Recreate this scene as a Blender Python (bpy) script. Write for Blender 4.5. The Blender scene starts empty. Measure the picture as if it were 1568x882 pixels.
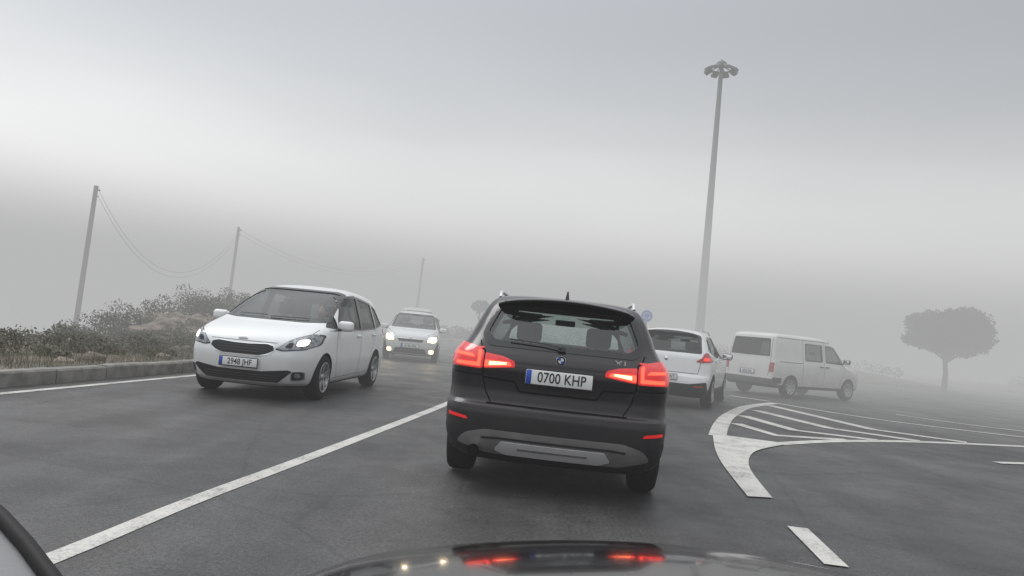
import bpy, bmesh, math, random
import numpy as np
from mathutils import Vector, Matrix
from mathutils.bvhtree import BVHTree
random.seed(4); np.random.seed(4)
scene = bpy.context.scene
COL = scene.collection

# ------------------------------------------------------------------ materials
def new_mat(name):
    m = bpy.data.materials.new(name); m.use_nodes = True
    return m, m.node_tree.nodes, m.node_tree.links

def pbr(name, col, rough=.5, metal=0., coat=0., emis=None, estr=0., var=0., vscale=8., bump=0., bscale=200., spec=.5):
    m, N, L = new_mat(name)
    b = N['Principled BSDF']
    b.inputs['Base Color'].default_value = (*col, 1)
    b.inputs['Roughness'].default_value = rough
    b.inputs['Metallic'].default_value = metal
    b.inputs['Specular IOR Level'].default_value = spec
    b.inputs['Coat Weight'].default_value = coat
    b.inputs['Coat Roughness'].default_value = .04
    if emis:
        b.inputs['Emission Color'].default_value = (*emis, 1)
        b.inputs['Emission Strength'].default_value = estr
    if var or bump:
        tc = N.new('ShaderNodeTexCoord')
    if var:
        n = N.new('ShaderNodeTexNoise'); n.inputs['Scale'].default_value = vscale; n.inputs['Detail'].default_value = 6
        L.new(tc.outputs['Object'], n.inputs['Vector'])
        r = N.new('ShaderNodeValToRGB')
        r.color_ramp.elements[0].position = .3; r.color_ramp.elements[1].position = .7
        r.color_ramp.elements[0].color = (*[c*(1-var) for c in col], 1)
        r.color_ramp.elements[1].color = (*[min(1, c*(1+var)) for c in col], 1)
        L.new(n.outputs['Fac'], r.inputs['Fac']); L.new(r.outputs['Color'], b.inputs['Base Color'])
    if bump:
        n2 = N.new('ShaderNodeTexNoise'); n2.inputs['Scale'].default_value = bscale; n2.inputs['Detail'].default_value = 3
        L.new(tc.outputs['Object'], n2.inputs['Vector'])
        bp = N.new('ShaderNodeBump'); bp.inputs['Strength'].default_value = bump; bp.inputs['Distance'].default_value = .01
        L.new(n2.outputs['Fac'], bp.inputs['Height']); L.new(bp.outputs['Normal'], b.inputs['Normal'])
    return m

def dirty(m, z0, z1, col, amt):
    """road film: lower body panels carry a dull dirt layer (object-space height + noise)"""
    N = m.node_tree.nodes; L = m.node_tree.links; b = N['Principled BSDF']
    tc = N.new('ShaderNodeTexCoord'); sp = N.new('ShaderNodeSeparateXYZ'); L.new(tc.outputs['Object'], sp.inputs[0])
    nz = N.new('ShaderNodeTexNoise'); nz.inputs['Scale'].default_value = 5; nz.inputs['Detail'].default_value = 7; L.new(tc.outputs['Object'], nz.inputs['Vector'])
    mr = N.new('ShaderNodeMapRange'); mr.inputs['From Min'].default_value = z1; mr.inputs['From Max'].default_value = z0; L.new(sp.outputs['Z'], mr.inputs['Value'])
    mu = N.new('ShaderNodeMath'); mu.operation = 'MULTIPLY'; L.new(mr.outputs[0], mu.inputs[0]); L.new(nz.outputs['Fac'], mu.inputs[1])
    m2 = N.new('ShaderNodeMath'); m2.operation = 'MULTIPLY'; m2.inputs[1].default_value = amt*2; m2.use_clamp = True; L.new(mu.outputs[0], m2.inputs[0])
    mx = N.new('ShaderNodeMixRGB'); L.new(m2.outputs[0], mx.inputs[0]); mx.inputs[2].default_value = (*col, 1)
    src = b.inputs['Base Color'].links
    if src: L.new(src[0].from_socket, mx.inputs[1])
    else: mx.inputs[1].default_value = b.inputs['Base Color'].default_value
    L.new(mx.outputs[0], b.inputs['Base Color'])
    rr = N.new('ShaderNodeMapRange'); rr.inputs['To Min'].default_value = b.inputs['Roughness'].default_value; rr.inputs['To Max'].default_value = .8
    L.new(m2.outputs[0], rr.inputs['Value']); L.new(rr.outputs[0], b.inputs['Roughness'])

def glass_mat(name, tint, refl=.9):
    m, N, L = new_mat(name)
    N.remove(N['Principled BSDF'])
    t = N.new('ShaderNodeBsdfTransparent'); t.inputs['Color'].default_value = (*tint, 1)
    g = N.new('ShaderNodeBsdfGlossy'); g.inputs['Roughness'].default_value = .02
    g.inputs['Color'].default_value = (refl, refl, refl, 1)
    f = N.new('ShaderNodeLayerWeight'); f.inputs['Blend'].default_value = .5
    pw = N.new('ShaderNodeMath'); pw.operation = 'POWER'; pw.inputs[1].default_value = 4; L.new(f.outputs['Facing'], pw.inputs[0])
    ma = N.new('ShaderNodeMath'); ma.operation = 'MULTIPLY_ADD'; ma.inputs[1].default_value = .85; ma.inputs[2].default_value = .06; L.new(pw.outputs[0], ma.inputs[0])
    mx = N.new('ShaderNodeMixShader')
    L.new(ma.outputs[0], mx.inputs[0]); L.new(t.outputs[0], mx.inputs[1]); L.new(g.outputs[0], mx.inputs[2])
    L.new(mx.outputs[0], N['Material Output'].inputs['Surface'])
    return m

M = {}
M['white'] = pbr('white_paint', (.73, .74, .74), .34, coat=.6, var=.03, vscale=3)
dirty(M['white'], .2, .6, (.30, .29, .27), .35)
M['vanwhite'] = pbr('van_white_paint', (.64, .645, .625), .45, coat=.2, var=.06, vscale=2.5)
dirty(M['vanwhite'], .3, .9, (.26, .25, .23), .45)
M['black'] = pbr('black_paint', (.012, .009, .013), .25, coat=.35, spec=.3)
dirty(M['black'], .45, .95, (.032, .030, .029), .5)
M['hoodblack'] = pbr('bonnet_paint', (.005, .005, .006), .12, coat=.3, spec=.25)
M['hoodblack'].node_tree.nodes['Principled BSDF'].inputs['Coat IOR'].default_value = 1.3
M['plastic'] = pbr('black_plastic', (.018, .018, .02), .55, bump=.15, bscale=400, spec=.3)
M['greyplastic'] = pbr('grey_plastic', (.15, .142, .138), .5, var=.15, vscale=6)
M['gloss'] = pbr('gloss_black', (.008, .008, .009), .12, coat=.3, spec=.3)
M['seal'] = pbr('rubber_seal', (.010, .010, .010), .6, spec=.2)
M['gap'] = pbr('panel_gap', (.004, .004, .004), .8, spec=.05)
M['gapw'] = pbr('panel_gap_white', (.10, .10, .10), .8)
M['silver'] = pbr('silver_trim', (.6, .6, .6), .35, metal=.4)
M['chrome'] = pbr('chrome', (.75, .75, .76), .12, metal=1)
M['alloy'] = pbr('alloy', (.34, .34, .35), .35, metal=.8)
M['tyre'] = pbr('tyre_rubber', (.015, .015, .015), .85, bump=.3, bscale=90, spec=.2)
M['cloth'] = pbr('seat_cloth', (.022, .022, .024), .9, spec=.1)
M['dark'] = pbr('wheel_well', (.006, .006, .006), .9, spec=.05)
M['plate'] = pbr('plate_white', (.72, .73, .72), .4)
M['plateblue'] = pbr('plate_blue', (.02, .07, .42), .4)
M['platetext'] = pbr('plate_text', (.012, .012, .012), .5)
M['redlens'] = pbr('red_lens', (.30, .010, .012), .15, coat=.5, emis=(1, .012, .012), estr=.40, var=.3, vscale=30)
M['redglow'] = pbr('red_lamp_lit', (.5, .02, .015), .3, emis=(1, .045, .02), estr=4.0)
M['redhot'] = pbr('red_lamp_core', (.7, .1, .05), .3, emis=(1, .24, .10), estr=9)
M['redoff'] = pbr('red_lens_unlit', (.36, .02, .018), .2, coat=.4)
M['orange'] = pbr('red_lens_lit', (.35, .02, .014), .2, emis=(1, .05, .03), estr=.9)
M['headlens'] = pbr('headlamp_housing', (.26, .28, .30), .12, metal=.5, coat=.6, var=.7, vscale=22)
M['warmlamp'] = pbr('headlamp_lit', (.9, .85, .7), .3, emis=(1, .72, .38), estr=4)
M['lampcore'] = pbr('headlamp_core', (.9, .85, .7), .3, emis=(1, .80, .50), estr=90)
M['softlamp'] = pbr('headlamp_daylight', (.9, .9, .85), .3, emis=(1, .96, .88), estr=3)
M['blue'] = pbr('sign_blue', (.01, .10, .60), .4)
M['glass'] = glass_mat('window_glass', (.66, .72, .70))
M['screen'] = glass_mat('windscreen_glass', (.58, .64, .62))
M['darkglass'] = glass_mat('tinted_glass', (.32, .35, .35), .6)
M['skin'] = pbr('skin', (.45, .27, .2), .6)
M['shirt'] = pbr('shirt', (.10, .11, .14), .9)
M['hair'] = pbr('hair', (.03, .02, .015), .8)

# ------------------------------------------------------------------ helpers
def mesh_obj(name, verts, faces, mat=None, smooth=False, parent=None):
    me = bpy.data.meshes.new(name); me.from_pydata([tuple(v) for v in verts], [], faces); me.update()
    o = bpy.data.objects.new(name, me); COL.objects.link(o)
    if mat: me.materials.append(mat)
    if smooth: me.polygons.foreach_set('use_smooth', [True]*len(me.polygons))
    if parent: o.parent = parent
    return o

def bm_obj(name, bm, mat=None, smooth=False, parent=None):
    me = bpy.data.meshes.new(name); bm.to_mesh(me); bm.free()
    o = bpy.data.objects.new(name, me); COL.objects.link(o)
    if mat: me.materials.append(mat)
    if smooth: me.polygons.foreach_set('use_smooth', [True]*len(me.polygons))
    if parent: o.parent = parent
    return o

def rbox(name, c, s, mat, parent=None, bevel=.02, seg=3, rot=None):
    bm = bmesh.new(); bmesh.ops.create_cube(bm, size=1)
    bmesh.ops.scale(bm, vec=s, verts=bm.verts)
    bmesh.ops.bevel(bm, geom=bm.edges[:], offset=min(bevel, min(s)*.45), segments=seg, affect='EDGES', profile=.5)
    if rot: bmesh.ops.rotate(bm, cent=(0, 0, 0), matrix=rot, verts=bm.verts)
    bmesh.ops.translate(bm, vec=c, verts=bm.verts)
    return bm_obj(name, bm, mat, True, parent)

def tube(name, pts, rad, mat, parent=None, radii=None, res=4, cyc=False):
    cu = bpy.data.curves.new(name, 'CURVE'); cu.dimensions = '3D'; cu.bevel_depth = rad; cu.bevel_resolution = res; cu.use_fill_caps = True
    sp = cu.splines.new('POLY'); sp.points.add(len(pts)-1); sp.use_cyclic_u = cyc
    for i, p in enumerate(pts):
        sp.points[i].co = (*p, 1)
        if radii: sp.points[i].radius = radii[i]
    cu.materials.append(mat)
    o = bpy.data.objects.new(name, cu); COL.objects.link(o)
    sp.use_smooth = True
    if parent: o.parent = parent
    return o

def pchip(x, Y, xs):
    x = np.asarray(x, float); Y = np.asarray(Y, float); h = np.diff(x); d = np.diff(Y, axis=0)/h[:, None]
    m = np.zeros_like(Y)
    for i in range(1, len(x)-1):
        for j in range(Y.shape[1]):
            a, b = d[i-1, j], d[i, j]
            if a*b > 0:
                w1 = 2*h[i]+h[i-1]; w2 = h[i]+2*h[i-1]
                m[i, j] = (w1+w2)/(w1/a+w2/b)
    m[0] = d[0]; m[-1] = d[-1]
    k = np.clip(np.searchsorted(x, xs, side='right')-1, 0, len(x)-2)
    t = ((xs-x[k])/h[k])[:, None]; hh = h[k][:, None]
    return (2*t**3-3*t**2+1)*Y[k]+(t**3-2*t**2+t)*hh*m[k]+(-2*t**3+3*t**2)*Y[k+1]+(t**3-t**2)*hh*m[k+1]

def loft(keys, bow_r=.05, bow_f=.15, tp_r=.02, tp_f=.05, cy=.2, step=.02, deform=None):
    K = np.array(keys, float)
    ds = np.sqrt(np.diff(K[:, 0])**2+(np.diff(K[:, 1])*.7)**2+(np.diff(K[:, 2])*.7)**2+np.diff(K[:, 3])**2)
    s = np.concatenate([[0], np.cumsum(ds)])
    n = int(s[-1]/step)
    xs = np.unique(np.concatenate([np.linspace(0, s[-1], n), s]))
    P = pchip(s, K, xs)
    n1, n2, n3 = 10, 12, 20
    rings = []
    for (z, xr, xf, w, cr, cf) in P:
        xc = (xr+xf)/2; a = max((xf-xr)/2, .01); c = min(cy, .75*w)
        half = []
        for (xe, d, cx, bow, tp) in ((xr, 1, cr, bow_r, tp_r), (xf, -1, cf, bow_f, tp_f)):
            cx = min(cx, a*.8); bw = min(bow*w/.9, a*.3); pts = []
            for i in range(n1): pts.append((xe, (w-c)*i/n1, 1))
            for i in range(n2):
                ph = math.pi/2*i/n2
                pts.append((xe+d*cx*(1-math.cos(ph)**(2/2.3)), w-c+c*math.sin(ph)**(2/2.3), 1))
            x0 = xe+d*cx
            for i in range(n3+1): pts.append((x0+(xc-x0)*i/n3, w, 1-i/n3))
            q = []
            for (x, y, k) in pts:
                x2 = x+d*bw*(y/max(w, 1e-4))**2*k
                y2 = y*(1-tp*min(1, abs(x2-xc)/a)**3)
                q.append((x2, y2))
            half.append(q)
        h = half[0]+half[1][::-1][1:]
        ring = [(x, y, z) for x, y in h]+[(x, -y, z) for x, y in h[::-1][1:-1]]
        rings.append(ring)
    m = len(rings[0]); V = [p for r in rings for p in r]; F = []
    if deform: V = [deform(*p) for p in V]
    for i in range(len(rings)-1):
        for j in range(m):
            F.append((i*m+j, i*m+(j+1) % m, (i+1)*m+(j+1) % m, (i+1)*m+j))
    F.append(tuple(range(m))[::-1]); F.append(tuple((len(rings)-1)*m+j for j in range(m)))
    bm = bmesh.new(); vs = [bm.verts.new(v) for v in V]
    for f in F: bm.faces.new([vs[i] for i in f])
    bmesh.ops.recalc_face_normals(bm, faces=bm.faces)
    return bm

def roundp(pts, r=.03, n=4):
    out = []; k = len(pts)
    for i in range(k):
        p0, p, p1 = Vector(pts[i-1]), Vector(pts[i]), Vector(pts[(i+1) % k])
        ri = min(r, (p0-p).length*.45, (p1-p).length*.45)
        a = p+(p0-p).normalized()*ri; b = p+(p1-p).normalized()*ri
        for j in range(n+1):
            t = j/n; out.append(tuple((1-t)**2*a+2*t*(1-t)*p+t*t*b))
    return out

def grow(pts, d):
    c = Vector((sum(p[0] for p in pts)/len(pts), sum(p[1] for p in pts)/len(pts)))
    hx = max(abs(p[0]-c.x) for p in pts); hy = max(abs(p[1]-c.y) for p in pts)
    return [(c.x+(p[0]-c.x)*(1+d/hx), c.y+(p[1]-c.y)*(1+d/hy)) for p in pts]

def mirror(pts): return [(-a, b) for a, b in pts][::-1]

class Car:
    def __init__(self, name, keys, **kw):
        self.e = bpy.data.objects.new(name, None); COL.objects.link(self.e)
        self.keys = keys; self.kw = kw
        bm = loft(keys, **kw)
        self.bvh = BVHTree.FromBMesh(bm)
        self.bm = bm; self.cut = []
    def place(self, ax, ay, axle, ang, z=0, bank=0):
        d = Vector((math.cos(ang), math.sin(ang)))
        self.e.location = (ax-d.x*axle, ay-d.y*axle, z); self.e.rotation_euler = (bank, 0, ang)
    def proj(self, axis, u, v):
        if axis == 'rear': o, d = Vector((-5, u, v)), Vector((1, 0, 0))
        elif axis == 'front': o, d = Vector((10, u, v)), Vector((-1, 0, 0))
        elif axis == 'left': o, d = Vector((u, 4, v)), Vector((0, -1, 0))
        elif axis == 'right': o, d = Vector((u, -4, v)), Vector((0, 1, 0))
        elif axis == 'top': o, d = Vector((u, v, 5)), Vector((0, 0, -1))
        h, n, i, _ = self.bvh.ray_cast(o, d)
        if h is None:
            mid = {'rear': Vector((.3, u, v)), 'front': Vector((4.0, u, v))}.get(axis, o+d*3.2)
            h, n, i, _ = self.bvh.find_nearest(mid)
        if n.dot(d) > 0: n = -n
        return h, n, d
    def decal(self, name, axis, pts, mat, off=.003, r=.02, step=.035, skirt=True, inner=None):
        P = roundp(pts, r) if r else pts
        bm = bmesh.new()
        if inner is None:
            bm.faces.new([bm.verts.new((p[0], p[1], 0)) for p in P])
        else:
            Q = roundp(inner, r) if r else inner
            a = [bm.verts.new((p[0], p[1], 0)) for p in P]; b = [bm.verts.new((p[0], p[1], 0)) for p in Q]
            for i in range(len(a)):
                j = (i+1) % len(a); bm.faces.new([a[i], a[j], b[j], b[i]])
        bmesh.ops.triangulate(bm, faces=bm.faces[:])
        us = [p[0] for p in P]; vs = [p[1] for p in P]
        for lo, hi, no in ((min(us), max(us), (1, 0, 0)), (min(vs), max(vs), (0, 1, 0))):
            k = int((hi-lo)/step)
            for i in range(1, k+1):
                c = lo+(hi-lo)*i/(k+1)
                bmesh.ops.bisect_plane(bm, geom=bm.verts[:]+bm.edges[:]+bm.faces[:], dist=1e-5,
                                       plane_co=(c*no[0], c*no[1], 0), plane_no=no)
        bmesh.ops.remove_doubles(bm, verts=bm.verts, dist=1e-5)
        nn = {}
        for v in bm.verts:
            h, n, d = self.proj(axis, v.co.x, v.co.y)
            v.co = h+n*off; nn[v] = n; dd = d
        bm.normal_update()
        f0 = sum((f.normal*f.calc_area() for f in bm.faces), Vector())
        if f0.dot(dd) > 0: bmesh.ops.reverse_faces(bm, faces=bm.faces)
        if skirt and off > 0:
            be = [e for e in bm.edges if e.is_boundary]
            base = {v.co.copy().freeze(): nn[v] for e in be for v in e.verts}
            r_ = bmesh.ops.extrude_edge_only(bm, edges=be)
            for v in [g for g in r_['geom'] if isinstance(g, bmesh.types.BMVert)]:
                v.co -= base[v.co.copy().freeze()]*(off+.008)
        o = bm_obj(name, bm, M[mat], True, self.e)
        try: o.data.set_sharp_from_angle(angle=.7)
        except Exception: pass
        return o
    def strip(self, name, axis, pts, w, mat, off=.0015):
        P = []
        for i in range(len(pts)-1):
            a, b = Vector(pts[i]), Vector(pts[i+1]); k = max(1, int((b-a).length/.03))
            P += [a+(b-a)*t/k for t in range(k)]
        P.append(Vector(pts[-1])); V = []; F = []
        for i, p in enumerate(P):
            t = (P[min(i+1, len(P)-1)]-P[max(i-1, 0)]).normalized(); n = Vector((-t.y, t.x))*w/2
            for q in (p+n, p-n):
                h, no, d = self.proj(axis, q.x, q.y); V.append(h+no*off)
            if i: F.append((2*i-2, 2*i-1, 2*i+1, 2*i))
        return mesh_obj(name, V, F, M[mat], True, self.e)
    def prism(self, axis, pts, a, b):
        bm = bmesh.new(); P = roundp(pts, .04)
        def mk(u, v, w): return {'x': (w, u, v), 'y': (u, w, v)}[axis]
        A = [bm.verts.new(mk(p[0], p[1], a)) for p in P]; B = [bm.verts.new(mk(p[0], p[1], b)) for p in P]
        bm.faces.new(A); bm.faces.new(B[::-1])
        for i in range(len(A)):
            j = (i+1) % len(A); bm.faces.new([A[j], A[i], B[i], B[j]])
        bmesh.ops.recalc_face_normals(bm, faces=bm.faces)
        self.cut.append(bm)
    def wells(self, xs, r, zc, depth=.28, w=.9):
        for x in xs:
            for s in (1, -1):
                bm = bmesh.new()
                bmesh.ops.create_cone(bm, cap_ends=True, segments=48, radius1=r, radius2=r, depth=depth*2)
                bmesh.ops.rotate(bm, cent=(0, 0, 0), matrix=Matrix.Rotation(math.pi/2, 3, 'X'), verts=bm.verts)
                bmesh.ops.translate(bm, vec=(x, s*w, zc), verts=bm.verts)
                self.cut.append(bm)
    def window(self, name, axis, pts, cabin_mid, glass='glass', frame=.03, r=.04):
        if axis == 'rear': self.prism('x', pts, -1, cabin_mid)
        elif axis == 'front': self.prism('x', pts, cabin_mid, 6)
        elif axis == 'side': self.prism('y', pts, -2, 2)
        for ax in ([axis] if axis != 'side' else ['left', 'right']):
            if frame: self.decal(name+'_frame_'+ax, ax, grow(pts, frame), 'gloss', .004, r, .04, True, inner=grow(pts, -.008))
            self.decal(name+'_glass_'+ax, ax, grow(pts, .006), glass, -.006, r, .05, False)
    def finish(self, paint, zones, cowl, floor=.6, seats=True, front_seat=2.0, rear_seat=1.0, hr=True, rear_hr=True):
        me_m = [M[paint], M['dark']]+[M[z[2]] for z in zones]
        bm = self.bm
        for f in bm.faces:
            c = f.calc_center_median()
            for i, z in enumerate(zones):
                if z[0] <= c.z < z[1] and (len(z) < 4 or z[3](c)): f.material_index = 2+i
            if abs(f.normal.z) > .98 and c.z < .4: f.material_index = 1
        body = bm_obj('body', bm, None, True, self.e)
        for m in me_m: body.data.materials.append(m)
        K = []
        for (z, xr, xf, w, cr, cf) in self.keys:
            if z < floor+.05: continue
            K.append((z-.04, xr+.07, min(xf-.09, cowl), max(w-.05, .015), cr, cf))
        K.insert(0, (floor,)+K[0][1:])
        cab = loft(K, **dict(self.kw, step=.06, bow_f=.1))
        cuts = [cab]+self.cut
        for c in cuts:
            for f in c.faces: f.material_index = 1; f.smooth = False
            co = bm_obj('cutter', c)
            for m in me_m: co.data.materials.append(m)
            md = body.modifiers.new('b', 'BOOLEAN'); md.object = co; md.operation = 'DIFFERENCE'; md.solver = 'EXACT'
            dg = bpy.context.evaluated_depsgraph_get()
            nm = bpy.data.meshes.new_from_object(body.evaluated_get(dg))
            body.modifiers.clear()
            if len(nm.polygons) > 500: body.data = nm
            bpy.data.objects.remove(co)
        try: body.data.set_sharp_from_angle(angle=.6)
        except Exception as ex: print(ex)
        if seats:
            for x, tag in ((front_seat, 'front'), (rear_seat, 'rear')):
                for s in (1, -1):
                    R = Matrix.Rotation(-.2, 3, 'Y')
                    rbox(f'seat_{tag}_{s}', (x, .36*s, .86), (.13, .48, .56), M['cloth'], self.e, .06, 4, R)
                    if hr and (tag == 'front' or rear_hr): rbox(f'headrest_{tag}_{s}', (x-.06, .36*s, 1.27), (.09, .26, .20), M['cloth'], self.e, .04, 4, R)
            rbox('dashboard', (cowl-.22, 0, .92), (.4, 1.35, .2), M['cloth'], self.e, .06, 4)
            rbox('rear_view_mirror', (cowl-.62, 0, 1.40), (.03, .22, .065), M['plastic'], self.e, .02)
            ring = [(cowl-.55-.05*math.sin(a), .36+.18*math.cos(a), .96+.18*math.sin(a)) for a in np.linspace(0, 2*math.pi, 25)[:-1]]
            tube('steering_wheel', ring, .015, M['plastic'], self.e, cyc=True)
        self.body = body
    def wheel(self, x, y, r, width, spokes=5, rim='alloy', double=True):
        s = 1 if y > 0 else -1
        seg = 48; prof = [(r*.60, -.5), (r*.66, -.5), (r*.80, -.52), (r*.93, -.48), (r*.985, -.38), (r, -.2), (r, .2), (r*.985, .38), (r*.93, .48), (r*.80, .52), (r*.66, .5), (r*.62, .42)]
        V = []; F = []
        for (rr, yy) in prof:
            for k in range(seg):
                a = 2*math.pi*k/seg; V.append((x+rr*math.cos(a), y+s*yy*width, r+rr*math.sin(a)))
        for i in range(len(prof)-1):
            for k in range(seg):
                F.append((i*seg+k, i*seg+(k+1) % seg, (i+1)*seg+(k+1) % seg, (i+1)*seg+k))
        mesh_obj('tyre', V, F, M['tyre'], True, self.e)
        bm = bmesh.new()
        def lathe(pr, mi):
            vs = [[bm.verts.new((x+rr*math.cos(2*math.pi*k/seg), y+s*yy*width, r+rr*math.sin(2*math.pi*k/seg))) for k in range(seg)] for rr, yy in pr]
            for i in range(len(vs)-1):
                for k in range(seg):
                    f = bm.faces.new([vs[i][k], vs[i][(k+1) % seg], vs[i+1][(k+1) % seg], vs[i+1][k]]); f.material_index = mi; f.smooth = True
        lathe([(r*.66, .49), (r*.68, .53), (r*.64, .54), (r*.60, .46), (r*.58, .1)], 0)
        lathe([(r*.58, .1), (.001, .1)], 1)
        lathe([(r*.15, .3), (r*.14, .42), (r*.08, .44), (.001, .44)], 0)
        for k in range(spokes):
            base = 2*math.pi*k/spokes+.3
            for da in ((-.13, .13) if double else (0,)):
                a0 = base+da*.6; a1 = base+da*1.5; hw = .022 if double else .038
                t0 = Vector((math.cos(a0), 0, math.sin(a0))); t1 = Vector((math.cos(a1), 0, math.sin(a1)))
                n0 = Vector((-t0.z, 0, t0.x)); c = Vector((x, y, r))
                pts = []
                for (rr, t, w_, yy) in ((r*.10, t0, hw*1.2, .36), (r*.62, t1, hw, .50)):
                    for q in (-1, 1):
                        for dy in (0, -.10):
                            pts.append(bm.verts.new(c+t*rr+n0*q*w_+Vector((0, s*(yy+dy)*width, 0))))
                for f in ((0, 2, 6, 4), (1, 5, 7, 3), (0, 4, 5, 1), (2, 3, 7, 6), (4, 6, 7, 5)):
                    bm.faces.new([pts[i] for i in f])
        bmesh.ops.recalc_face_normals(bm, faces=bm.faces)
        o = bm_obj('wheel_rim', bm, M[rim], False, self.e); o.data.materials.append(M['dark'])
    def wheels(self, xs, tw, r, width=.215, **k):
        for x in xs:
            for s in (1, -1): self.wheel(x, s*tw, r, width, **k)
    def plate(self, axis, z, text, tilt=0, y=0):
        h, n, d = self.proj(axis, y, z)
        s = -1 if axis == 'rear' else 1
        hx = h.x+s*.022
        rbox('number_plate', (hx, y, z), (.012, .52, .112), M['plate'], self.e, .005, 2)
        rbox('number_plate_frame', (hx-s*.006, y, z), (.012, .54, .135), M['plastic'], self.e, .006, 2)
        rbox('plate_band', (hx+s*.0035, y+(.237 if axis == 'rear' else -.237), z), (.008, .042, .108), M['plateblue'], self.e, .002, 1)
        cu = bpy.data.curves.new('plate_text', 'FONT'); cu.body = text; cu.size = .112; cu.align_x = 'CENTER'; cu.align_y = 'CENTER'; cu.space_character = 1.02; cu.offset = .001
        o = bpy.data.objects.new('plate_text', cu); COL.objects.link(o); cu.materials.append(M['platetext'])
        o.parent = self.e
        if axis == 'rear':
            o.matrix_local = Matrix.Translation((hx-.0085, y-.02, z)) @ Matrix(((0, 0, -1, 0), (-1, 0, 0, 0), (0, 1, 0, 0), (0, 0, 0, 1))) @ Matrix.Diagonal((.80, 1, 1, 1))
        else:
            o.matrix_local = Matrix.Translation((hx+.0085, y+.02, z)) @ Matrix(((0, 0, 1, 0), (1, 0, 0, 0), (0, 1, 0, 0), (0, 0, 0, 1))) @ Matrix.Diagonal((.80, 1, 1, 1))
    def mirrors(self, x, y, z, mat):
        for s in (1, -1):
            rbox(f'door_mirror_{s}', (x, s*(y+.12), z), (.11, .23, .15), M[mat], self.e, .05, 4)
            rbox(f'mirror_arm_{s}', (x+.02, s*(y+.0), z-.06), (.07, .14, .035), M['plastic'], self.e, .015)
            rbox(f'mirror_glass_{s}', (x-.058, s*(y+.12), z), (.006, .19, .115), M['chrome'], self.e, .003, 1)
    def handle(self, x, z, mat):
        for ax in ('left', 'right'):
            h, n, d = self.proj(ax, x, z)
            rbox('door_handle', (h.x, h.y+(.015 if h.y > 0 else -.015), z), (.2, .03, .03), M[mat], self.e, .012)

def slab(name, x0, x1, hw, zf, th, mat, parent, n=18):
    """roof spoiler: blends into the roof, thin trailing lip, tips swept forward"""
    V = []; F = []
    for i in range(n+1):
        y = -hw+2*hw*i/n; q = abs(y/hw)
        tip = max(0, (q-.8)/.2)**2
        for (x, dz) in ((x0, -.010), (x0+.015, .000), (x0+.10, .012), (x1, .0), (x1, -th), (x0+.03, -th*.8)):
            lead = x < x0+.12
            V.append((x+(.09*q*q+.10*tip if lead else .05*q*q), y, zf(y)+dz-(.012*tip)))
    for i in range(n):
        for k in range(6):
            F.append((i*6+k, i*6+(k+1) % 6, (i+1)*6+(k+1) % 6, (i+1)*6+k))
    F.append(tuple(range(6))); F.append(tuple(n*6+k for k in range(6))[::-1])
    return mesh_obj(name, V, F, M[mat], True, parent)

def ellip(name, c, s, mat, parent):
    bm = bmesh.new(); bmesh.ops.create_uvsphere(bm, u_segments=20, v_segments=10, radius=1); bmesh.ops.scale(bm, vec=s, verts=bm.verts)
    bmesh.ops.translate(bm, vec=c, verts=bm.verts); return bm_obj(name, bm, M[mat], True, parent)

# ================================================================== BLACK SUV
suvk = [(.23, .20, 4.25, .78, .25, .35), (.30, .09, 4.36, .86, .22, .35), (.45, .01, 4.43, .90, .20, .35), (.60, .00, 4.44, .91, .20, .4),
        (.665, .012, 4.43, .912, .22, .4), (.70, .055, 4.42, .908, .24, .4), (.80, .075, 4.38, .906, .24, .45), (.88, .070, 4.34, .912, .24, .45), (.95, .062, 4.25, .914, .26, .5), (1.02, .075, 3.7, .905, .28, .5),
        (1.08, .10, 3.3, .882, .28, .4), (1.13, .14, 3.2, .845, .28, .4), (1.20, .19, 3.08, .80, .25, .4), (1.35, .285, 2.8, .735, .22, .35),
        (1.48, .37, 2.45, .668, .2, .3), (1.535, .42, 2.2, .615, .2, .3), (1.568, .52, 2.0, .52, .2, .3), (1.590, .75, 1.8, .32, .2, .3), (1.598, 1.1, 1.6, .02, .1, .1)]
c = Car('black_suv', suvk, bow_r=.09, bow_f=.2, tp_r=.04, tp_f=.06, cy=.22)
c.window('rear_window', 'rear', [(-.62, 1.24), (-.55, 1.175), (.55, 1.175), (.62, 1.24), (.53, 1.47), (.45, 1.488), (-.45, 1.488), (-.53, 1.47)], 1.5, 'glass', .04)
c.window('windscreen', 'front', [(-.66, 1.15), (.66, 1.15), (.54, 1.50), (-.54, 1.50)], 1.6, 'glass', .02)
c.window('front_door', 'side', [(1.85, 1.13), (3.0, 1.13), (2.55, 1.44), (1.85, 1.47)], 0, 'darkglass', .03)
c.window('rear_door', 'side', [(.95, 1.14), (1.75, 1.13), (1.75, 1.47), (1.1, 1.45)], 0, 'darkglass', .03)
c.window('quarter', 'side', [(.55, 1.19), (.87, 1.15), (.98, 1.43), (.80, 1.42)], 0, 'darkglass', .02)
c.wells((.90, 3.57), .385, .35)
c.finish('black', [(.0, .50, 'plastic')], 3.15, front_seat=2.05, rear_seat=1.05, rear_hr=False)
c.wheels((.90, 3.57), .79, .35, .225)
E = c.e
slab('roof_spoiler', .20, .66, .565, lambda y: 1.552-.055*(y/.58)**2, .028, 'black', E)
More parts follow.
